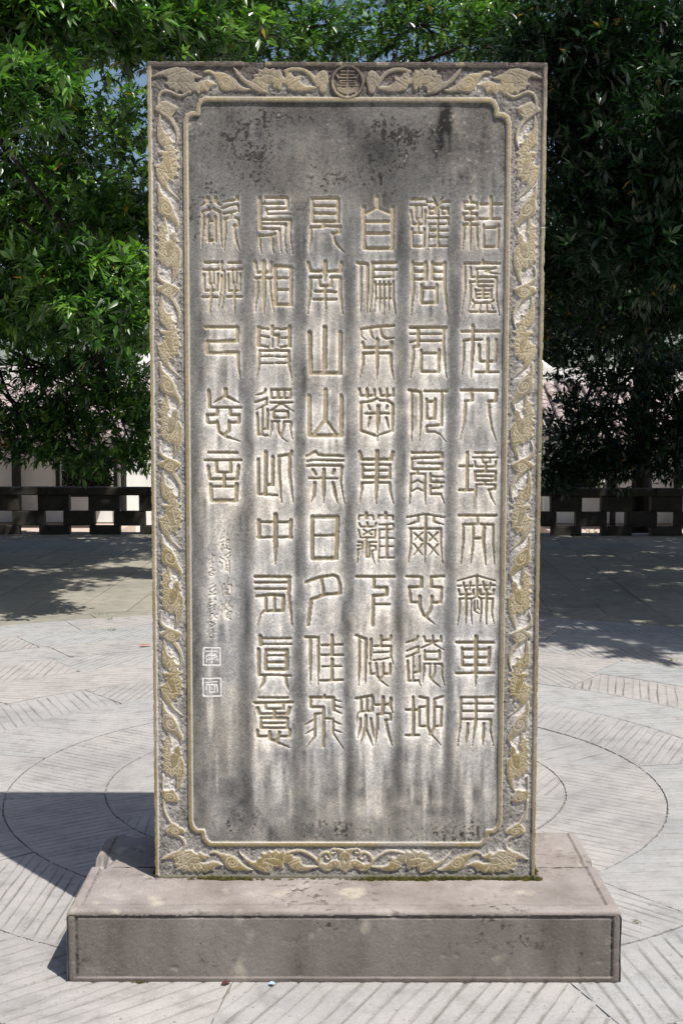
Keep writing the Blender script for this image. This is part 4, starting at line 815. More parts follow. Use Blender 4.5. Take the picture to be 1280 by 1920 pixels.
RELIEF = """
P knot -5466,17524 -5472,17457 -5439,17400 -5362,17371 -5304,17323 -5208,17256 -5103,17180 -5007,17075 -4931,16951 -4884,16827 -4866,16693 -4867,16569 -4897,16454 -4917,16387 -4878,16406 -4829,16521 -4794,16664 -4787,16807 -4825,16931 -4891,17075 -4968,17189 -4996,17256 -4947,17303 -4898,17379 -4850,17427 -4820,17493 -4858,17541 -4945,17589 -5060,17641 -5185,17694 -5301,17656 -5301,17604 -5398,17585
P ribbon -5353,18217 -5421,18150 -5471,18027 -5482,17885 -5464,17780 -5397,17695 -5292,17609 -5186,17599 -5185,17694 -5300,17751 -5377,17818 -5409,17894 -5408,18027 -5383,18141
I knot -5303,17438 -5235,17513 -5157,17542 -5071,17542 -5023,17503|-5294,17428 -5217,17352 -5121,17304 -5024,17323 -4908,17408 -4849,17465|-5196,17504 -5245,17456 -5217,17399 -5140,17351 -5053,17380 -5023,17456 -5100,17504 -5168,17466 -5149,17418 -5081,17427|-5044,17256 -4949,17075 -4854,16884 -4837,16693
P bata -5342,17371 -5382,17228 -5413,17076 -5429,16885 -5421,16713 -5389,16551 -5322,16465 -5245,16407 -5188,16302 -5285,16312 -5392,16293 -5383,16226 -5315,16178 -5257,16158 -5345,16130 -5306,16092 -5268,16072 -5297,16024 -5317,15967 -5395,15919 -5483,15900 -5474,15824 -5456,15689 -5409,15545 -5342,15411 -5237,15276 -5102,15160 -4948,15045 -4803,14934 -4822,14977 -4928,15083 -5043,15199 -5120,15314 -5143,15410 -5128,15458 -5060,15487 -4964,15420 -4973,15496 -4953,15573 -4904,15602 -4827,15592 -4855,15679 -4864,15755 -4835,15822 -4762,15832 -4815,15899 -4843,15976 -4842,16043 -4794,16071 -4851,16119 -4890,16177 -4899,16234 -4782,16301 -4879,16330 -4946,16387 -4974,16454 -4945,16502 -4886,16540 -5002,16588 -5059,16665 -5078,16741 -5029,16789 -5145,16780 -5222,16847 -5279,16942 -5297,17076 -5305,17228 -5314,17304
I bata -5197,16436 -4993,16502|-5140,16311 -5003,16483|-5169,16287 -4811,16299|-5187,16426 -5107,16713|-5282,16570 -5126,16713|-5083,16187 -4898,16282|-5054,16148 -4871,16072|-5074,16149 -5017,16024 -5008,15928 -4990,15813 -4942,15736|-5259,16024 -5221,15929 -5135,15756|-5425,15833 -5174,15756|-5425,15833 -5330,15679 -5167,15468|-5203,15718 -5175,15660 -5021,15516|-5203,15718 -5098,15650 -5010,15688 -4904,15669|-5008,15919 -4881,16024|-4999,15851 -4873,15851
D bata -5370,16961 -5338,16856 -5324,16780 -5300,16713 -5321,16627 -5204,16708 -5235,16512 -5104,16541 -5033,16369 -5149,16397 -4967,16187 -4978,16072 -4930,15966 -4946,15861 -5284,15876 -5281,15718 -5243,15660 -5219,15598 -5123,15554 -5383,15665 -5340,15583 -5293,15507 -5250,15430 -5142,16120
P cloud -5400,15440 -5425,15353 -5432,15161 -5395,14939 -5425,14824 -5427,14699 -5379,14564 -5293,14486 -5186,14457 -5051,14360 -4954,14293 -4897,14215 -4907,14138 -4918,14022 -4849,14119 -4790,14235 -4808,14341 -4875,14466 -4933,14582 -4951,14698 -5018,14823 -5104,14958 -5229,15064 -5315,15161 -5344,15257 -5352,15353
I cloud -5356,15007 -5278,15026 -5143,14939 -5027,14843 -4971,14679 -5020,14563 -5127,14544 -5233,14612 -5281,14727 -5260,14824 -5192,14862 -5115,14814 -5106,14717 -5165,14679 -5213,14737 -5193,14785
P batb -5270,14467 -5271,14341 -5340,14264 -5437,14216 -5399,14139 -5381,14042 -5469,13945 -5412,13858 -5383,13800 -5476,13713 -5404,13645 -5395,13568 -5474,13480 -5416,13413 -5417,13325 -5456,13267 -5360,13218 -5312,13092 -5253,13131 -5205,13092 -5171,13014 -5117,13063 -5039,13063 -5011,12966 -5022,12820 -5043,12625 -5014,12606 -4945,12703 -4866,12878 -4795,13111 -4769,13305 -4772,13519 -4840,13635 -4907,13732 -4839,13751 -4886,13887 -4876,13964 -4924,14051 -4992,14041 -5051,13984 -5071,13848 -5081,13829 -5140,13800 -5178,13887 -5177,13984 -5128,14051 -5156,14148 -5165,14274 -5173,14409 -5173,14467
I batb -5262,14245 -5186,14109|-5380,14148 -5166,14100|-5341,14100 -5235,13993 -5372,13945|-5363,13887 -5198,13800|-5364,13723 -5169,13771|-5365,13694 -5200,13606|-5367,13500 -5200,13567 -5172,13422|-5367,13471 -5241,13403 -5212,13335 -5144,13315 -5056,13344 -4987,13422 -4938,13567 -4927,13674|-5200,13597 -5180,13713|-5136,13111 -4861,13431|-4990,13111 -4881,13393|-5174,13296 -5175,13121|-5349,13315 -5242,13315|-4981,13063 -4963,12868
D batb -5282,14197 -5225,14061 -5280,13916 -5305,13800 -5243,13693 -5297,13597 -5255,13475 -5319,13374 -5286,13252 -5214,13189 -5126,13199 -5091,13272 -5027,13315 -4958,13402 -4914,13456 -4894,13533 -4862,13315 -4882,13228 -4897,13140 -4918,13043 -5009,13179 -5013,13780
S curl 80 -5381,22704 -5372,22885 -5299,23023 -5156,23078 -5014,23036 -4857,22952 -4715,22923 -4572,22992 -4528,23048
P batc -5574,23441 -5394,23565 -5108,23675 -4879,23729 -4623,23714 -4538,23644 -4424,23574 -4311,23532 -4197,23476 -4112,23462 -4183,23421 -4340,23394 -4355,23310 -4255,23296 -4112,23351 -3970,23378 -3690,23252 -3900,23169 -3972,23031 -4071,23087 -4172,23046 -4215,22970 -4314,23074 -4429,23033 -4472,22978 -4571,23062 -4657,23000 -4757,23063 -4857,23007 -4927,23105 -5070,23134 -5098,23217 -5211,23280 -5125,23314 -5124,23425 -5224,23481 -5395,23475
I batc -4841,23257 -4839,23410 -4753,23520 -4610,23561 -4467,23554|-4740,23299 -4598,23312 -4484,23297 -4426,23366|-4840,23313 -5068,23314|-4840,23285 -5041,23189|-4826,23230 -4856,23077|-4769,23229 -4685,23090|-4627,23256 -4457,23061|-4413,23255 -4443,23061|-4384,23283 -4214,23060|-4170,23254 -4214,23060|-4084,23323 -3986,23142|-5081,23494 -4823,23590 -4652,23645|-5082,23342 -4795,23548
D batc -5024,23466 -4896,23396 -5012,23272 -4912,23202 -4799,23160 -5037,23591 -4951,23618 -4570,23173 -4470,23256 -4370,23172 -4684,23243 -4256,23199
P cloudt -4087,23562 -4051,23649 -3908,23665 -3784,23578 -3642,23595 -3446,23559 -3286,23454 -3162,23350 -3056,23228 -2914,23158 -2700,23131 -2807,23079 -2950,23054 -3092,23080 -3306,23082 -3449,23056 -3591,23109 -3662,23248 -3750,23405 -3838,23526 -3945,23579
I cloudt -3608,23300 -3589,23456 -3446,23507 -3287,23420 -3305,23281 -3448,23212 -3537,23299 -3518,23386 -3411,23403 -3340,23333 -3412,23282 -3465,23316|-3233,23367 -3163,23228 -3270,23125
P batt -3249,23748 -3161,23679 -3037,23540 -2877,23383 -2735,23330 -2664,23416 -2663,23520 -2539,23554 -2538,23675 -2414,23649 -2325,23744 -2236,23665 -2094,23716 -2023,23630 -1916,23672 -1863,23551 -1827,23447 -1774,23447 -1756,23585 -1596,23601 -1561,23497 -1472,23445 -1330,23514 -1347,23358 -1276,23271 -1170,23218 -938,23209 -814,23165 -938,23113 -1116,23080 -1330,23055 -1543,23082 -1685,23134 -1739,23256 -1845,23291 -1899,23118 -1970,23101 -2023,23223 -2041,23136 -2095,23171 -2130,23241 -2219,23206 -2273,23137 -2273,23016 -2469,23017 -2629,23087 -2807,23192 -3020,23349 -3179,23558
I batt -2504,23329 -2503,23450 -2343,23519 -2147,23518 -1970,23413|-2486,23294 -2432,23363 -2273,23259 -2112,23258|-2628,23451 -2397,23467|-2485,23589 -2396,23502|-2325,23674 -2396,23519|-2325,23674 -2218,23518|-2076,23656 -2183,23518|-2076,23656 -2005,23448|-2699,23330 -2326,23085|-2397,23363 -2326,23085|-1828,23343 -1596,23584|-1703,23290 -1347,23479|-1668,23169 -1365,23375|-1792,23325 -1578,23446
D batt -2771,23261 -2664,23226 -2593,23173 -1525,23168 -1383,23168 -1294,23167 -1614,23411 -1454,23307 -2308,23224
S tailt 109 -1757,23620 -1579,23688 -1384,23687 -1189,23634 -1029,23512 -922,23356 -851,23234
P cloudm -674,23657 -585,23596 -549,23458 -540,23319 -584,23198 -602,23060 -699,23000 -779,23061 -815,23199 -886,23286 -940,23425 -851,23563 -762,23632
I cloudm -815,23321 -762,23442 -655,23441 -620,23320 -708,23216 -780,23286 -726,23372 -673,23337 -709,23286|-780,23615 -815,23494 -833,23355
C ring 473 394 -29,23332
G shou 58 -221,23623 162,23621|-221,23533 163,23531|-30,23719 -28,23193|-370,23569 -299,23451 227,23448 297,23579|-242,23360 184,23358|-242,23298 185,23296|-242,23360 -242,23298|184,23358 185,23296|-298,23229 256,23226
P shoubat -341,23139 -313,23208 -227,23194 -113,23166 -57,23207 29,23207 86,23179 185,23192 256,23206 299,23136 228,23026 143,23026 72,22971 15,22999 -27,22916 -70,22999 -127,22972 -198,23014 -284,23056
P knote -5490,2643 -5480,2715 -5380,2725 -5330,2700 -5250,2715 -5160,2756 -5090,2716 -5041,2614 -4982,2522 -4953,2410 -5004,2339 -5124,2328 -5253,2368 -5343,2378 -5383,2419 -5442,2480
I knote -5352,2480 -5361,2572 -5281,2634 -5161,2624 -5082,2543 -5083,2441 -5233,2420 -5302,2481 -5281,2562 -5211,2573 -5172,2522 -5222,2491
S ribe 60 -5425,3153 -5438,2898 -5430,2704
S stem 77 -5418,2399 -5410,2133 -5327,1908 -5209,1714 -5130,1623
P cloude -5392,1458 -5330,1591 -5249,1684 -5189,1745 -5069,1694 -4950,1592 -4840,1552 -4761,1460 -4792,1388 -4892,1377 -4962,1367 -5042,1326 -5173,1315 -5292,1366
I cloude -5352,1468 -5261,1561 -5150,1592 -5011,1541 -4951,1449 -5072,1408 -5191,1458 -5171,1530 -5091,1520 -5111,1469
S taile 87 -5072,1336 -4913,1285 -4828,1173 -4804,1111 -4789,1050 -4815,947 -4886,885 -4997,823
P batd -5524,584 -5373,693 -5161,817 -4920,880 -4589,889 -4485,789 -4380,758 -4394,828 -4289,805 -4200,744 -4079,737 -4065,667 -4155,636 -4140,582 -4261,582 -4336,527 -4261,481 -4111,497 -3960,544 -3825,529 -3635,422 -3811,375 -3886,359 -3932,220 -4037,266 -4173,173 -4293,234 -4414,156 -4489,233 -4625,186 -4715,240 -4836,185 -4925,278 -5076,262 -5030,354 -5134,447 -5089,509 -5118,601 -5193,616
I batd -5087,648 -4650,804|-5044,493 -4801,710|-5044,478 -4803,479 -4682,588 -4531,681 -4350,651|-4803,448 -4985,339|-4803,433 -4713,418 -4639,279|-4652,510 -4532,465 -4352,481|-4533,434 -4428,280|-4337,450 -4218,296
D batd -5102,725 -4996,756 -4913,779 -4838,795 -4952,640 -4817,602 -4848,541 -4939,432 -4864,363 -4751,356 -4638,410 -4726,680 -4651,711 -4583,758 -4518,357 -4428,396 -4315,357
P cloudb -4103,738 -4046,834 -3896,864 -3746,797 -3596,759 -3464,721 -3314,683 -3183,568 -3071,453 -2940,357 -2715,271 -2847,241 -3110,250 -3335,239 -3485,296 -3598,373 -3635,527 -3747,662 -3859,768 -3990,767
I cloudb -3559,528 -3521,663 -3371,692 -3202,549 -3222,413 -3410,374 -3484,490 -3446,586 -3315,567 -3278,490 -3372,451 -3428,509
P batm -3201,876 -3089,761 -2939,627 -2770,531 -2658,541 -2620,647 -2507,667 -2507,802 -2357,802 -2281,880 -2188,822 -2075,900 -1982,804 -1831,882 -1775,786 -1738,747 -1588,767 -1532,652 -1382,652 -1344,537 -1288,441 -1157,393 -781,395 -763,356 -969,307 -1156,248 -1382,228 -1532,266 -1663,343 -1719,458 -1832,477 -1832,323 -1926,284 -1982,361 -2076,322 -2114,399 -2189,302 -2227,176 -2415,195 -2546,233 -2696,300 -2958,511 -3108,703
I batm -2451,532 -2413,629 -2207,668 -1982,611|-2433,494 -2357,552 -2170,437 -2001,438|-2357,552 -2264,379 -2283,224|-2470,378 -2302,224|-2282,784 -2188,668|-2057,784 -2113,669|-1832,708 -1813,535|-1719,497 -1400,633|-1682,420 -1382,556
D batm -2358,359 -2546,397 -1569,382 -1438,344 -2282,629
S tailb 87 -1720,795 -1514,854 -1289,855 -1102,769 -914,635 -764,462
P emblem -783,501 -539,463 -427,560 -277,599 -202,561 -5,581 -4,118 -89,272 -276,329 -464,242 -632,222 -764,347
P emblemtop -6,898 -5,562 -89,542 -202,599 -183,753 -240,859 -352,859 -390,955 -203,946
S scrolla 65 -315,926 -409,907 -431,820 -380,768 -305,811
S scrollb 62 -418,695 -464,608 -558,608 -586,694
S scrollc 94 -436,675 -483,800 -614,809 -742,732 -792,616 -783,443 -651,308 -482,280
I emblem -155,503 -165,696 -109,821 -6,854|-155,503 -89,311 -4,138|-614,309 -389,310 -201,368
D emblem -295,503 -417,444 -567,444 -183,407
"""
# ------------------------------------------------------------------ the carved stele
WS, HS, TH = 1.1382, 2.389, .29
SX, SY, SZ = .02895, 3.5917, HB-.002
stele = empty('stone_stele', (SX, SY+TH/2, SZ), 'tall grey stone tablet carved with columns of seal script inside a border of bats', 'stele')
r = np.random.default_rng(21)
NX, NZ = 548, 1150
gx = np.linspace(-WS/2, WS/2, NX); gz = np.linspace(0, HS, NZ)
GX, GZ = np.meshgrid(gx, gz)          # rows: z up
DX = gx[1]-gx[0]
def pts_of(s): return np.array([[float(a) for a in p.split(',')] for p in s.split()])/1e4
def win(x0, x1, z0, z1, pad=.012):
    i0, i1 = np.searchsorted(gz, z0-pad), np.searchsorted(gz, z1+pad); j0, j1 = np.searchsorted(gx, x0-pad), np.searchsorted(gx, x1+pad)
    return slice(max(i0, 0), min(i1+1, NZ)), slice(max(j0, 0), min(j1+1, NX))
def seg_d(X, Z, a, b):
    d = b-a; L = d@d+1e-12; t = np.clip(((X-a[0])*d[0]+(Z-a[1])*d[1])/L, 0, 1)
    return np.hypot(X-a[0]-t*d[0], Z-a[1]-t*d[1]), t
def stroke(P, w, taper):
    """signed distance (negative inside) of a brush-like stroke; returns window and field"""
    s = win(P[:, 0].min()-w, P[:, 0].max()+w, P[:, 1].min()-w, P[:, 1].max()+w); X, Z = GX[s], GZ[s]
    out = np.full(X.shape, 9.); L = np.concatenate([[0], np.cumsum(np.hypot(*np.diff(P, axis=0).T))]); tot = max(L[-1], 1e-6)
    for i in range(len(P)-1):
        d, t = seg_d(X, Z, P[i], P[i+1])
        hw = w/2
        if taper:
            q = (L[i]+t*(L[i+1]-L[i]))/tot; hw = w/2*np.where(q > .55, 1-.72*(np.maximum(q-.55, 0)/.45)**1.3, 1)
        out = np.minimum(out, d-hw)
    return s, out
def polyd(P):
    s = win(P[:, 0].min(), P[:, 0].max(), P[:, 1].min(), P[:, 1].max()); X, Z = GX[s], GZ[s]
    d = np.full(X.shape, 9.); ins = np.zeros(X.shape, bool); n = len(P)
    for i in range(n):
        a, b_ = P[i], P[(i+1) % n]; d = np.minimum(d, seg_d(X, Z, a, b_)[0])
        if a[1] != b_[1]:
            c = (a[1] > Z) != (b_[1] > Z); ins ^= c & (X < (b_[0]-a[0])*(Z-a[1])/(b_[1]-a[1])+a[0])
    return s, np.where(ins, -d, d)
def chaikin(P, n=1, closed=True):
    for _ in range(n):
        Q = np.roll(P, -1, 0) if closed else P[1:]; A = P if closed else P[:-1]
        N_ = np.stack([A*.8+Q*.2, A*.2+Q*.8], 1).reshape(-1, 2)
        P = N_ if closed else np.concatenate([P[:1], N_, P[-1:]])
    return P
def sst(x): x = np.clip(x, 0, 1); return x*x*(3-2*x)

n_f = vnoise2(NZ, NX, 1.3, r); n_m = vnoise2(NZ, NX, 3.2, r); n_l = vnoise2(NZ, NX, 14, r); n_h = vnoise2(NZ, NX, 45, r); n_g = vnoise2(NZ, NX, 110, r)
n_v = vnoise2(max(NZ//6, 4), NX, 5, r)[np.minimum(np.arange(NZ)//6, NZ//6-1)]     # vertical streaks
n_v2 = vnoise2(max(NZ//14, 4), NX, 9, r)[np.minimum(np.arange(NZ)//14, NZ//14-1)]

# inner frame: a moulding with stepped corners
Lx, Tz, Bz = .4615, 2.2843, .1060
half = [(0, Tz), (-.405, Tz), (-.4165, Tz-.006), (-.4245, Tz-.020), (-.4262, Tz-.0413), (-.4435, Tz-.0413), (-.4560, Tz-.0485), (-Lx, Tz-.066),
        (-Lx, Bz+.0720), (-.4560, Bz+.0520), (-.4440, Bz+.0405), (-.4245, Bz+.0395), (-.4215, Bz+.0200), (-.4130, Bz+.0065), (-.4010, Bz), (0, Bz)]
frame = np.array(half+[(-x, z) for x, z in half[::-1][1:-1]])
_, fd = (lambda: (None, None))()
fd_ = np.full(GX.shape, 9.); ins = np.zeros(GX.shape, bool)
for i in range(len(frame)):
    a, b_ = frame[i], frame[(i+1) % len(frame)]; fd_ = np.minimum(fd_, seg_d(GX, GZ, a, b_)[0])
    if a[1] != b_[1]:
        c = (a[1] > GZ) != (b_[1] > GZ); ins ^= c & (GX < (b_[0]-a[0])*(GZ-a[1])/(b_[1]-a[1])+a[0])
fsd = np.where(ins, -fd_, fd_)                 # negative inside the panel
MW = .0066
H = np.full(GX.shape, -.0066); H += (n_f*.0007+n_m*.0006+n_l*.0004)        # pitted border ground
inner = fsd < 0
panel = sst((-fsd-MW)/.0025)                    # 1 inside the panel
H = np.where(inner, -.0080+n_h*.0004+n_l*.00012+n_f*.00004, H)
mould = sst((MW-fd_)/.0018+.6)
H = H*(1-mould)+mould*(-.0006-.0010*(fd_/MW)**2+n_f*.00008)
# outer rim
ed = np.minimum.reduce([GX+WS/2, WS/2-GX, HS-GZ]); rw = .0118
rim = sst((rw-ed+.0012*n_l*.3)/.002+.5)
chip = ((GX > -.295) & (GX < -.235) & (GZ > HS-.02)) | ((GX > .455) & (GX < .475) & (GZ > HS-.01))
rim = np.where(chip, 0, rim)
# the right rim is broken in two places
for z in (1.930, 1.28): rim = rim*(1-.8*np.exp(-((GZ-z-.02*(GX-.56))/.0018)**2)*(GX > .5))
H = H*(1-rim)+rim*(-.0002-.0009*np.clip(n_l-1.0, 0, 2)-.002*np.clip(1-ed/.002, 0, 1)*np.clip(n_m*.5+.5, 0, 1.5))
foot = sst((.010-GZ)/.002); H = H*(1-foot)+foot*(-.004+n_l*.0006)
tan = np.maximum(mould, rim)*.95
ID = np.zeros(GX.shape, np.int16)               # 0 border ground, 1 panel, 2 moulding, 3 rim, then characters and reliefs
ID[inner] = 1; ID[mould > .5] = 2; ID[(rim > .5)] = 3
names = {0: 'border_ground', 1: 'inscription_panel', 2: 'inner_moulding', 3: 'outer_rim'}
Mk = np.zeros(GX.shape)                         # mask of all cut strokes
white = np.zeros(GX.shape)
def new_id(name): k = len(names); names[k] = name; return k
for line in GLYPHS.strip().split('\n'):
    nm, ss = line.split('|'); sig = nm.startswith('sig'); seal = nm.startswith('seal')
    k = new_id('seal_mark' if seal else 'signature_character' if sig else 'carved_character')
    for s_ in ss.split(';'):
        w, p = s_.split(':'); tp = w.endswith('t'); w = float(w.rstrip('t'))/1e4; P = pts_of(p)
        if sig: w = max(w, .0030)
        if seal: w = max(w*.85, .0026)
        if not (sig or seal): w *= .98
        P = P+r.normal(0, .00015, P.shape)
        s, d = stroke(P, w, tp); d = d+n_m[s]*.00018
        m = sst(-d/.0010+.5) if not sig else sst(-d/.0014+.6)
        dep = .0016 if seal else min(.0043, w*.8) if not sig else .0022
        base = -.0080
        H[s] = np.minimum(H[s], H[s]*(1-m)+m*(base-dep+n_m[s]*.00012))
        Mk[s] = np.maximum(Mk[s], m*(.7 if sig else 1) if not seal else Mk[s])
        if seal: white[s] = np.maximum(white[s], m)
        else: tan[s] = np.maximum(tan[s], m*(.55 if sig else 1))
        q = ID[s]; q[m > .5] = k; ID[s] = q

# ---- reliefs of the border
REL = {}
for line in RELIEF.strip().split('\n'):
    kd, nm, rest = line.split(' ', 2); REL.setdefault(nm, []).append((kd, rest))
light = np.zeros(GX.shape)
cover = np.zeros(GX.shape)
def put(nm, pname, tf=lambda P: P, lvl=-.0014):
    k = new_id(pname)
    for kd, rest in REL[nm]:
        if kd == 'P':
            P = tf(pts_of(rest)); P = P if nm.startswith('bat') else chaikin(P); s, d = polyd(P)
            m = sst(-d/.0011+.55); dome = np.clip(-d/.010, 0, 1)*.0012
            H[s] = np.maximum(H[s], H[s]*(1-m)+m*(lvl+dome+n_m[s]*.0001)); tan[s] = np.maximum(tan[s], m*.92); cover[s] = np.maximum(cover[s], m)
            q = ID[s]; q[m > .5] = k; ID[s] = q
            rimline = np.exp(-((d+.0030)/.0008)**2); light[s] = np.maximum(light[s], rimline*.5*m); H[s] -= rimline*.0005*m
        elif kd == 'S':
            w, p = rest.split(' ', 1); P = chaikin(tf(pts_of(p)), 2, False); s, d = stroke(P, float(w)/1e4, False)
            m = sst(-d/.0018+.55)
            H[s] = np.maximum(H[s], H[s]*(1-m)+m*(lvl+.0006*np.clip(-d/.003, 0, 1))); tan[s] = np.maximum(tan[s], m*.92); cover[s] = np.maximum(cover[s], m)
            q = ID[s]; q[m > .5] = k; ID[s] = q
            ln = np.exp(-((d+float(w)/3.2e4)/.0007)**2)*m; light[s] = np.maximum(light[s], ln*.5)
    for kd, rest in REL[nm]:
        if kd == 'I':
            for q_ in rest.split('|'):
                P = tf(pts_of(q_)); P = chaikin(P, 2, False) if len(P) > 2 else P; s, d = stroke(P, .0006, False)
                g = np.exp(-(np.maximum(d, 0)/.0011)**2)*cover[s]; H[s] -= g*.0014; light[s] = np.maximum(light[s], g)
        elif kd == 'D':
            for c in tf(np.array([[float(t) for t in p.split(',')] for p in rest.split()])/1e4):
                s = win(c[0], c[0], c[1], c[1], .006); d = np.hypot(GX[s]-c[0], GZ[s]-c[1])
                g = np.exp(-((d-.0022)/.0009)**2)*cover[s]; H[s] -= g*.0009; light[s] = np.maximum(light[s], g*.9)
mir = lambda f: (lambda P: f(P)*np.array([-1, 1]))
KN = [2.2569, 1.7471, 1.2419, .7403, .2497]
for side in (0, 1):
    W_ = (lambda f: f) if side == 0 else mir
    for i in range(4):
        sc_ = (KN[i]-KN[i+1])/(KN[1]-KN[2]); z0 = KN[i]
        jx = r.uniform(-.0015, .0015)
        f = lambda P, sc_=sc_, z0=z0, jx=jx: np.stack([P[:, 0]+jx, z0+(P[:, 1]-KN[1])*sc_], 1)
        f = W_(f)
        put('bata', 'bat_relief', f, -.0022); put('cloud', 'cloud_relief', f, -.0012); put('batb', 'bat_relief', f, -.0020)
        put('knot', 'cloud_relief', f, -.0010)
        if i > 0: put('ribbon', 'ribbon_relief', f, -.0012)
    I_ = W_(lambda P: P)
    put('curl', 'ribbon_relief', I_); put('batc', 'bat_relief', I_, -.0018); put('cloudt', 'cloud_relief', I_, -.0020); put('batt', 'bat_relief', I_, -.0014)
    put('tailt', 'ribbon_relief', I_); put('cloudm', 'cloud_relief', I_, -.0010)
    put('ribe', 'ribbon_relief', I_); put('stem', 'ribbon_relief', I_, -.0016); put('knote', 'cloud_relief', I_); put('taile', 'ribbon_relief', I_, -.0018); put('cloude', 'cloud_relief', I_, -.0010)
    put('batd', 'bat_relief', I_, -.0014); put('cloudb', 'cloud_relief', I_, -.0020); put('batm', 'bat_relief', I_, -.0014); put('tailb', 'ribbon_relief', I_)
    for q in ('emblemtop', 'emblem', 'scrolla', 'scrollb', 'scrollc'): put(q, 'scroll_relief', I_, -.0016)
# round longevity medallion
for kd, rest in REL['ring']:
    a, b_, c = rest.split(' '); R0, R1 = float(a)/1e4, float(b_)/1e4; c = pts_of(c)[0]; c[0] = 0.0
k = new_id('medallion'); s = win(c[0]-R0, c[0]+R0, c[1]-R0, c[1]+R0); d = np.hypot(GX[s]-c[0], GZ[s]-c[1])
m = sst((R0-d)/.0018+.5)*sst((d-R1)/.0018+.5); disc = sst((R0-d)/.0018+.5)
H[s] = H[s]*(1-disc)+disc*(-.0058+n_m[s]*.0004); tan[s] *= (1-disc)
H[s] = H[s]*(1-m)+m*.0006; tan[s] = np.maximum(tan[s], m*.85)
q = ID[s]; q[disc > .5] = k; ID[s] = q
c0 = float(pts_of(REL['ring'][0][1].split(' ')[2])[0][0])
for kd, rest in REL['shou']:
    w, p = rest.split(' ', 1)
    for q_ in p.split('|'):
        P = pts_of(q_)-np.array([c0, 0]); s, d = stroke(P, float(w)/1e4*.82, False); m = sst(-d/.0014+.45)
        H[s] = np.maximum(H[s], H[s]*(1-m)+m*(-.0012)); tan[s] = np.maximum(tan[s], m*.8)
for kd, rest in REL['shoubat']:
    P = pts_of(rest)-np.array([c0, 0]); s, d = polyd(P); m = sst(-d/.0016+.5)
    H[s] = np.maximum(H[s], H[s]*(1-m)+m*(-.0022+n_f[s]*.0002)); tan[s] = np.maximum(tan[s], m*.8)

# ---- colour of the stone (its stains, lime wash and ochre paint), plus sunlit edge brightness on the carved walls
def blur(A, n, ax, it=2):
    for _ in range(it):
        P = np.concatenate([np.repeat(A.take([0], ax), n, ax), A, np.repeat(A.take([-1], ax), n, ax)], ax)
        c_ = np.cumsum(P, ax); c_ = np.concatenate([np.zeros_like(c_.take([0], ax)), c_], ax)
        k = 2*n+1; A = (c_.take(range(k, c_.shape[ax]), ax)-c_.take(range(0, c_.shape[ax]-k), ax))/k
    return A
src = blur(blur((Mk > .5).astype(float), 1, 1, 1), 1, 0, 1)
W1 = np.zeros_like(src); acc = np.zeros(NX)
slow = .986+.006*np.clip(vnoise2(1, NX, 12, r)[0] if False else smooth_noise(NX, 6, r), -1, 1.6)
for i in range(NZ-1, -1, -1):
    acc = np.maximum(src[i], acc*slow); W1[i] = acc
    if i % 7 == 0: acc = acc*.94+.03*(np.roll(acc, 1)+np.roll(acc, -1))
rowpx0 = 116+(HS-GZ)/HS*1530; lowr = sst((rowpx0-430)/420)
halo = np.clip(blur(blur(src, 3, 0), 3, 1)*1.9, 0, 1)*(.48+.27*lowr)+np.clip(blur(blur(src, 9, 0), 9, 1)*2.4, 0, 1)*.48*lowr
drip = np.clip(blur(W1, 2, 1), 0, 1)
wash = np.clip(halo*np.clip(.80+.22*n_l+.16*n_h+.10*n_m, .2, 1.3)+.62*drip*(.70+.30*n_v)*(.55+.45*lowr), 0, 1)
pz_ = lambda z: 1646-z/HS*1530                    # rough photo row, for placing the stains
rowpx = 116+(HS-GZ)/HS*1530
def G(x, x0, w): return np.exp(-((x-x0)/w)**2)
xx = GX
bands = np.zeros(GX.shape)
for xc, w, e0, e1 in ((-.445, .022, 330, 1620), (-.292, .024, 330, 1620), (-.141, .024, 350, 1640), (.005, .021, 380, 1640), (.153, .025, 350, 1570), (.301, .026, 330, 1560)):
    wv = .009*smooth_noise(NZ, 55, r)[:, None]+.004*smooth_noise(NZ, 16, r)[:, None]
    act = sst((rowpx-e0+50*n_h*.3)/70)*sst((e1-rowpx+40*n_h)/120)
    bands = np.maximum(bands, np.exp(-(np.abs(xx-xc-wv)/(w*.80*np.maximum(1+.32*n_h, .35)))**2.2)*act)
cols = np.zeros(GX.shape)
for xc, e1 in ((-.367, 1380), (-.217, 1440), (-.068, 1440), (.077, 1480), (.228, 1500), (.377, 1560)):
    act = sst((rowpx-365)/60)*sst((e1-rowpx+90*n_v2)/110); cols = np.maximum(cols, np.exp(-(np.abs(xx-xc)/.060)**4)*act)
base = np.full(GX.shape, .185)+.038*n_h+.03*n_g
top = sst((400-rowpx+60*n_g)/110)
base = base*(1-.24*top)
low = sst((rowpx-1400)/120); base = base*(1-low)+low*(.205+.045*n_h+.045*n_l)
base = base+cols*sst((rowpx-480)/400)*.165*(1+.3*n_v2)
base = base*(1-.42*bands*(.85+.2*n_l)*(.78+.22*lowr))
lum = base*(1-wash)+wash*(.64+.03*n_l)
mott = np.zeros(GX.shape)
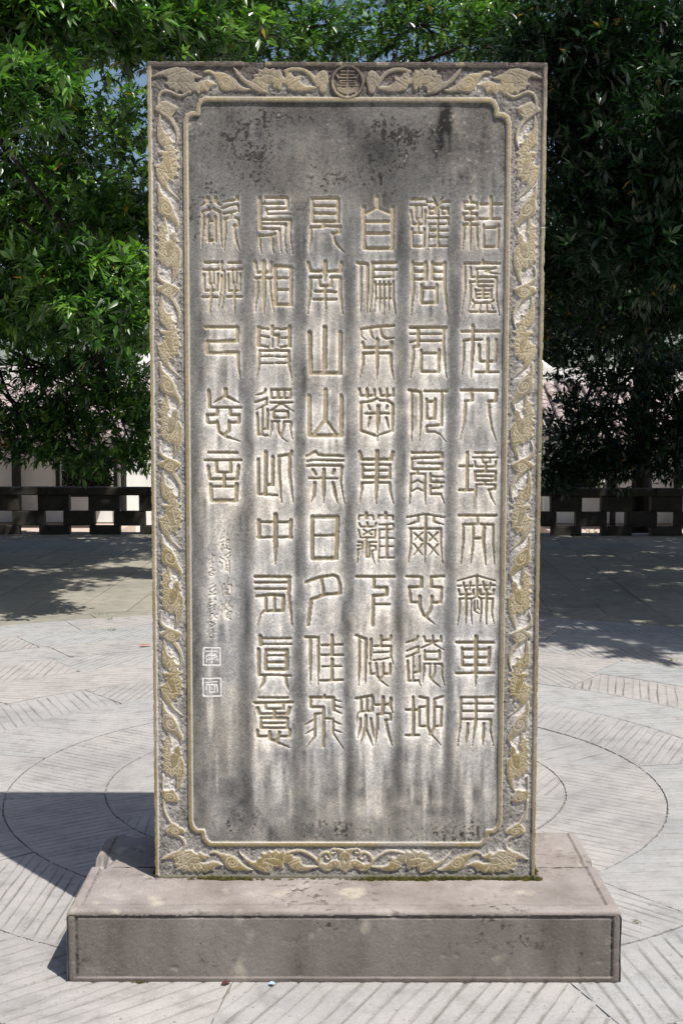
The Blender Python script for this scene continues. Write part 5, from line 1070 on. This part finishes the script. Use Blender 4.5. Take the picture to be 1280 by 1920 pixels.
for (bx, by, wx, wz, a_) in ((455, 245, 45, 60, .8), (480, 300, 40, 60, .6), (470, 215, 40, 25, .6), (590, 310, 50, 45, .4), (700, 245, 28, 50, .8), (750, 255, 40, 45, .6), (722, 290, 22, 60, .6), (780, 248, 30, 18, .5),
                             (818, 290, 14, 70, .8), (560, 215, 60, 16, .5), (380, 400, 40, 50, .7), (670, 330, 90, 30, .4), (400, 350, 25, 30, .5), (440, 1530, 60, 40, .4), (600, 1550, 90, 22, .5), (880, 1550, 50, 30, .6), (780, 1560, 80, 20, .5)):
    bx_ = (bx-648)/735*WS; bz_ = HS-(by-116)/1530*HS
    mott += 1.8*a_*G(GX, bx_, wx/645)*G(GZ, bz_, wz/645)
speck = np.clip((n_m*.55+n_f*.4+n_l*.45+n_v*.4)*.9+.05, 0, 1.6)
lum *= 1-np.clip(mott*speck*.95, 0, .82)*panel
b2 = G(GX, (829-648)/735*WS, .018)*sst((rowpx-188)/6)*sst((262-rowpx+18*n_v)/30)       # the black run under the moulding
b2 = np.maximum(b2, .8*G(GX, (822-648)/735*WS, .009)*sst((rowpx-188)/6)*sst((330-rowpx+40*n_v)/60))
lum *= 1-.88*np.clip(b2*(1.2+.4*n_l), 0, 1)
lum *= 1+.08*n_v+(.07+.08*top)*n_m+(.07+.11*top)*n_l+.05*n_v2+(.07+.08*top)*n_f
lite = np.clip((n_m*.6+n_l*.5+n_v*.3)-1.15, 0, 1)*top; lum = lum*(1-lite*.5)+.45*lite*.5
cool = np.array([1.0, .985, .985]); warm = np.array([1.06, .985, .885])
wm = np.clip(.45+.25*n_g+.15*n_l+.30*low+.15*wash-.25*bands*(rowpx < 1300), 0, 1)[..., None]
rgb = lum[..., None]*(cool*(1-wm)+warm*wm)
# border ground: dark near the top, grey brown below
bd = (1-panel); tdark = sst((330-rowpx+60*n_h)/200)
bg_l = (.190-.095*tdark+.02*n_h)*(1+.20*n_m+.14*n_f)
bg_l = np.maximum(bg_l, .05)
nearrel = np.clip(blur(blur(cover, 7, 0), 7, 1)*1.5, 0, 1)*(cover < .5)
bg_l = bg_l*(1+.75*nearrel*(1-.5*tdark))
src2 = (cover > .5).astype(float); W2 = np.zeros_like(src2); acc = np.zeros(NX)
slow2 = .972+.010*np.clip(smooth_noise(NX, 5, r), -1, 1.4)
for i in range(NZ-1, -1, -1): acc = np.maximum(src2[i], acc*slow2); W2[i] = acc
RL = np.zeros_like(src2); RR = np.zeros_like(src2); a1 = np.zeros(NZ); a2 = np.zeros(NZ)
for j in range(NX):
    a1 = np.maximum(src2[:, j], a1*.955); RL[:, j] = a1; a2 = np.maximum(src2[:, NX-1-j], a2*.955); RR[:, NX-1-j] = a2
encl = sst((np.minimum(RL, RR)-.42)/.25)
W2 = blur(W2, 1, 1, 1); pk = (sst((W2-.25)/.30)*encl+.25*sst((W2-.5)/.4)*(1-encl))*(cover < .5)*(1-.8*tdark)*(GZ > .14)
bg_l = bg_l*(1-.85*pk)+.85*pk*(.60+.05*n_m)
rgb = np.where((ID == 1)[..., None] | (Mk > .3)[..., None], rgb, bg_l[..., None]*np.array([1.04, .975, .915]))
# ochre limestone paint on floors of the strokes, reliefs and mouldings
oc = np.array([.315, .260, .158]); oc2 = np.array([.27, .242, .20]); lowoc = np.array([.235, .188, .088])
kk = sst((rowpx-450+200*n_h)/600)[..., None]
och = oc*(1-kk)+lowoc*kk
gp = np.clip(.22+.40*n_h+.15*n_l+.35*tdark, 0, 1)[..., None]; och = och*(1-gp*.75)+oc2*gp*.75
och = och*(1+.05*n_m+.04*n_l)[..., None]
isch = Mk > .3
och = np.where(isch[..., None], np.array([.365, .31, .215])*(1-.25*kk)*(1+.05*n_m[..., None]), och)
t_ = np.clip(tan*(1-.10*np.clip(n_l-.8, 0, 1)), 0, 1)[..., None]; rgb = rgb*(1-t_)+och*t_
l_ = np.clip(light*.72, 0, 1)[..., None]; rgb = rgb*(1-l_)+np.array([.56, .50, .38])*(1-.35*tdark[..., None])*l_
# black patina on the top rim and upper border
pat = np.clip(sst((HS-.010-GZ < .004)*1.0)*0+sst((ed < .013)*1.0)*(GZ > HS-.0135)*(.92+.15*n_l), 0, .97)
pat = np.maximum(pat, np.clip(sst((158-rowpx+22*n_h+14*n_l)/26)*.8*bd, 0, .85)*(1-.62*cover)*(1-.5*rim))
tg = ((np.abs(GX+.235+.0) < .018) | (np.abs(GX-.10) < .016) | (np.abs(GX+.02) < .006) | (np.abs(GX-.32) < .012)) & (GZ > HS-.014)
pat = np.where(tg, pat*.25, pat)[..., None]
rgb = rgb*(1-pat)+np.array([.095, .078, .072])*(1+.2*n_m[..., None])*pat
gv = np.clip(sst((GZ < .012)*1.0)*.6+.5*sst((1-GZ/.05))*np.clip(n_l*.6+.3, 0, 1), 0, .8)[..., None]
rgb = rgb*(1-gv)+np.array([.13, .125, .085])*gv
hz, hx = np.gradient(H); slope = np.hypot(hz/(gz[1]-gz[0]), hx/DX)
lit_wall = (sst((slope-.65)/.9)*.75*np.where(Mk > .02, .6, 1)*((Mk > .02) | (cover > .02) | (mould > .02) | (rim > .02))*(1-.6*tdark*(fsd > -.02)))[..., None]; rgb = rgb*(1-lit_wall)+np.array([.55, .53, .49])*lit_wall  # bare carved walls, paler so their sunlit edge brightness sits in the colour
wh = np.clip(white, 0, 1)[..., None]; rgb = rgb*(1-wh)+np.array([.70, .69, .68])*wh
gm = np.array([[0]])
# grey lichen patches on the lower moulding
gl = (np.clip(n_h*.8+n_l*.5-.25, 0, 1)*.8*mould*sst((rowpx-1560)/10))[..., None]; rgb = rgb*(1-gl)+np.array([.27, .265, .245])*gl
rgb = np.clip(rgb, .015, .85)

# ragged arrises
ejL = .0012*smooth_noise(NZ, 9, r)+.0016*np.clip(smooth_noise(NZ, 5, r)-1.2, 0, 2); ejR = .0012*smooth_noise(NZ, 9, r)+.002*np.clip(smooth_noise(NZ, 5, r)-1.1, 0, 2)
ejT = .0010*smooth_noise(NX, 9, r)+.002*np.clip(smooth_noise(NX, 6, r)-1.3, 0, 2)
fx = np.clip(1-(GX+WS/2)/.006, 0, 1); GXd = GX+fx*np.abs(ejL)[:, None]; fx = np.clip(1-(WS/2-GX)/.006, 0, 1); GXd = GXd-fx*np.abs(ejR)[:, None]
fz = np.clip(1-(HS-GZ)/.006, 0, 1); GZd = GZ-fz*np.abs(ejT)[None]
off = np.array([SX, SY, SZ])-np.array(stele.location)
P3 = np.stack([GXd+off[0], -H+off[1], GZd+off[2]], -1)
# vertex normals from the whole face so that the parts meet without seams
du = np.zeros_like(P3); dv = np.zeros_like(P3)
du[:, 1:-1] = P3[:, 2:]-P3[:, :-2]; du[:, 0] = P3[:, 1]-P3[:, 0]; du[:, -1] = P3[:, -1]-P3[:, -2]
dv[1:-1] = P3[2:]-P3[:-2]; dv[0] = P3[1]-P3[0]; dv[-1] = P3[-1]-P3[-2]
NRM = np.cross(du, dv); NRM /= np.linalg.norm(NRM, axis=-1)[..., None]; 
if NRM[0, 0, 1] > 0: NRM = -NRM
vid = np.arange(NZ*NX).reshape(NZ, NX)
quads = np.stack([vid[:-1, :-1], vid[:-1, 1:], vid[1:, 1:], vid[1:, :-1]], -1).reshape(-1, 4)
qid = ID[:-1, :-1].ravel()
P3f = P3.reshape(-1, 3); NRf = NRM.reshape(-1, 3); RGf = np.concatenate([rgb.reshape(-1, 3), np.ones((NZ*NX, 1))], 1).astype(np.float32)
order = np.argsort(qid, kind='stable'); qs = quads[order]; ids = qid[order]
bounds = np.searchsorted(ids, np.arange(len(names)+1))
for k, nm in names.items():
    a, b_ = bounds[k], bounds[k+1]
    if b_ <= a: continue
    q = qs[a:b_]; u_, inv = np.unique(q, return_inverse=True); q2 = inv.reshape(q.shape)
    me = mesh(nm, P3f[u_], q2, M['face'], True)
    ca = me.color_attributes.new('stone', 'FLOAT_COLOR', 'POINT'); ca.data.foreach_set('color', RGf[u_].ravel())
    me.normals_split_custom_set_from_vertices([tuple(v) for v in NRf[u_].tolist()])
    link(nm, me, stele)

# body of the slab behind the face: sides follow the ragged arrises
V = []; F = []
st = np.arange(0, NZ, 4).tolist()+[NZ-1]
for s_, col in ((0, 0), (1, NX-1)):
    b0 = len(V)
    for i in st:
        p = P3[i, col]; V.append(tuple(p)); V.append((p[0], off[1]+.02, p[2])); V.append((p[0], off[1]+TH, p[2]))
    for i in range(len(st)-1):
        for q in (0, 1):
            f = (b0+i*3+q, b0+i*3+q+1, b0+i*3+q+4, b0+i*3+q+3); F.append(f if s_ else f[::-1])
b0 = len(V); sx = np.arange(0, NX, 3).tolist()+[NX-1]
for j in sx:
    p = P3[NZ-1, j]; V.append(tuple(p)); V.append((p[0], off[1]+TH, p[2]))
for i in range(len(sx)-1): F.append((b0+i*2, b0+i*2+2, b0+i*2+3, b0+i*2+1))
xl, xr = off[0]-WS/2, off[0]+WS/2; b0 = len(V)
V += [(xl, off[1]+TH-.0005, off[2]), (xr, off[1]+TH-.0005, off[2]), (xr, off[1]+TH-.0005, off[2]+HS), (xl, off[1]+TH-.0005, off[2]+HS)]
F.append((b0, b0+3, b0+2, b0+1))
link('slab', mesh('slab', V, F, M['slab']), stele)
# ------------------------------------------------------------------ moss and litter
r = np.random.default_rng(77)
def moss(pts, name, label):
    """small tufts of upright blades and cushions at the given foot points (x, y, z, radius, height)"""
    V = []; F = []
    for (x, y, z, R, h) in pts:
        for _ in range(int(60*R/.01)):
            a, q = r.uniform(0, 6.28), R*math.sqrt(r.random()); bx, by = x+q*math.cos(a), y+q*math.sin(a)*.35
            hh = h*r.uniform(.4, 1)*(1-.5*(q/R)**2); w = .0011; t = r.uniform(0, 3.14); lx, ly = r.normal(size=2)*.002
            n = len(V); V += [(bx-w*math.cos(t), by-w*math.sin(t), z), (bx+w*math.cos(t), by+w*math.sin(t), z), (bx+lx, by+ly, z+hh)]; F.append((n, n+1, n+2))
    o = link(name, mesh(name, V, F, M['moss'])); o['kind'] = 'stuff'; o['label'] = label; return o
pts = []
clus = [(-.40, .03, .9), (-.33, .035, .6), (-.25, .05, .25), (-.12, .05, .2), (.02, .05, .3), (.10, .03, .9), (.14, .03, .8), (.20, .03, .9), (.27, .03, 1.), (.33, .03, .9), (.40, .03, .9), (.47, .04, .8), (.55, .02, 1.)]
for (cx, sw, den) in clus:
    for _ in range(int(34*den)):
        pts.append((SX+cx+r.normal()*sw, SY-.003-abs(r.normal())*.004, HB-.002, r.uniform(.004, .010), r.uniform(.008, .024)*(.5+.5*den)))
for _ in range(60): pts.append((SX+r.uniform(-.55, .55), SY-.002, HB-.002, .003, r.uniform(.003, .008)))
for _ in range(26): pts.append((SX+WS/2+abs(r.normal())*.006, SY+.03+r.uniform(0, .08), HB-.002, r.uniform(.004, .008), r.uniform(.01, .03)))
for _ in range(22): pts.append((SX-WS/2-abs(r.normal())*.006, SY+.02+r.uniform(0, .2), HB-.002, r.uniform(.004, .008), r.uniform(.01, .03)))
moss(pts, 'moss', 'green moss along the foot of the stele')
pts = [(r.uniform(PX0+.02, PX1-.02), PY0-abs(r.normal())*.004, -.004, r.uniform(.003, .006), r.uniform(.003, .008)) for _ in range(70)]
pts += [(at(260, 1841, 3.34).x+r.normal()*.012, PY0-.006, -.004, .006, .012) for _ in range(16)]
pts += [(at(1125, 1780, 3.34).x*0+ at(1192, 1760, 3.75).x+r.normal()*.012, 3.76+r.normal()*.01, -.004, .006, .012) for _ in range(12)]
moss(pts, 'moss', 'moss and grit along the foot of the pedestal')
# grass in the joints of the paving
V = []; F = []
M['grass'] = simple('joint_grass', (.03, .09, .015), (.08, .20, .03), 40, .7, .001, 80)
def tuft(x, y, n, spread, h):
    for _ in range(n):
        bx, by = x+r.normal()*spread, y+r.normal()*spread*.6; t = r.uniform(0, 3.14); w = .0022; hh = h*r.uniform(.4, 1.1); lx, ly = r.normal(size=2)*.012
        k = len(V); V.extend([(bx-w*math.cos(t), by-w*math.sin(t), -.012), (bx+w*math.cos(t), by+w*math.sin(t), -.012), (bx+lx, by+ly, hh)]); F.append((k, k+1, k+2))
def gpt(pxl, pyl):
    d = FW+CR*((pxl-640)/FPX)-CU*((pyl-960)/FPX); t = -1.6/d.z; return d.x*t, d.y*t
for (a, b_, n) in ((207, 1161, 26), (210, 1182, 26), (190, 1152, 16), (262, 1033, 10), (200, 1055, 8), (1259, 1238, 10), (1203, 1147, 14), (1260, 1038, 6), (1048, 1036, 8), (125, 1125, 8), (92, 1138, 8), (165, 1115, 6)):
    x, y = gpt(a, b_); tuft(x, y, n, .02, .022)
o = link('grass', mesh('grass', V, F, M['grass'])); o['kind'] = 'stuff'; o['label'] = 'blades of grass in the paving joints'

def fallen(pxl, pyl, L, col, label, cat='fallen leaf', name='fallen_leaf', z=.006, rz=0., wd=.38):
    x, y = gpt(pxl, pyl); V = []; F = []; n = 7
    for i in range(n):
        t = i/(n-1); w = L*wd*math.sin(math.pi*min(1, t*.95+.03))**.8*.5+.0004; zz = .10*L*math.sin(t*3.1)
        V += [((t-.5)*L, -w, zz+.10*w), ((t-.5)*L, 0, zz-.08*w+.0003), ((t-.5)*L, w, zz+.16*w)]
    for i in range(n-1):
        for q in (0, 1): F.append((i*3+q, i*3+q+3, i*3+q+4, i*3+q+1))
    mt = simple(name+'_skin', col, tuple(c*.7 for c in col), 30, .6, .0005, 90)
    o = link(name, mesh(name, V, F, mt, True), None, (x, y, z), rz)
    return thing(o, label, cat, None)
fallen(272, 1213, .085, (.50, .20, .09), 'dry orange leaf on the paving left of the stele', rz=.2)
fallen(127, 1057, .075, (.62, .55, .03), 'yellow leaf on the sunny strip of paving at the left', rz=-.4)
fallen(1259, 1239, .05, (.38, .50, .04), 'yellow green leaf on the paving at the right edge', rz=.9)
fallen(424, 1847, .028, (.10, .045, .035), 'small brown leaf in front of the pedestal, left of centre', rz=.5, wd=.6)
fallen(1270, 1350, .020, (.50, .12, .05), 'tiny red leaf on the paving near the right edge', rz=.3)
fallen(510, 1848, .018, (.42, .58, .75), 'pale blue paper scrap in front of the pedestal', 'paper scrap', 'paper_scrap', rz=.2, wd=.9)
fallen(912, 1813, .012, (.80, .80, .80), 'tiny white paper scrap on the ground', 'paper scrap', 'paper_scrap', rz=.2, wd=.9) if False else None
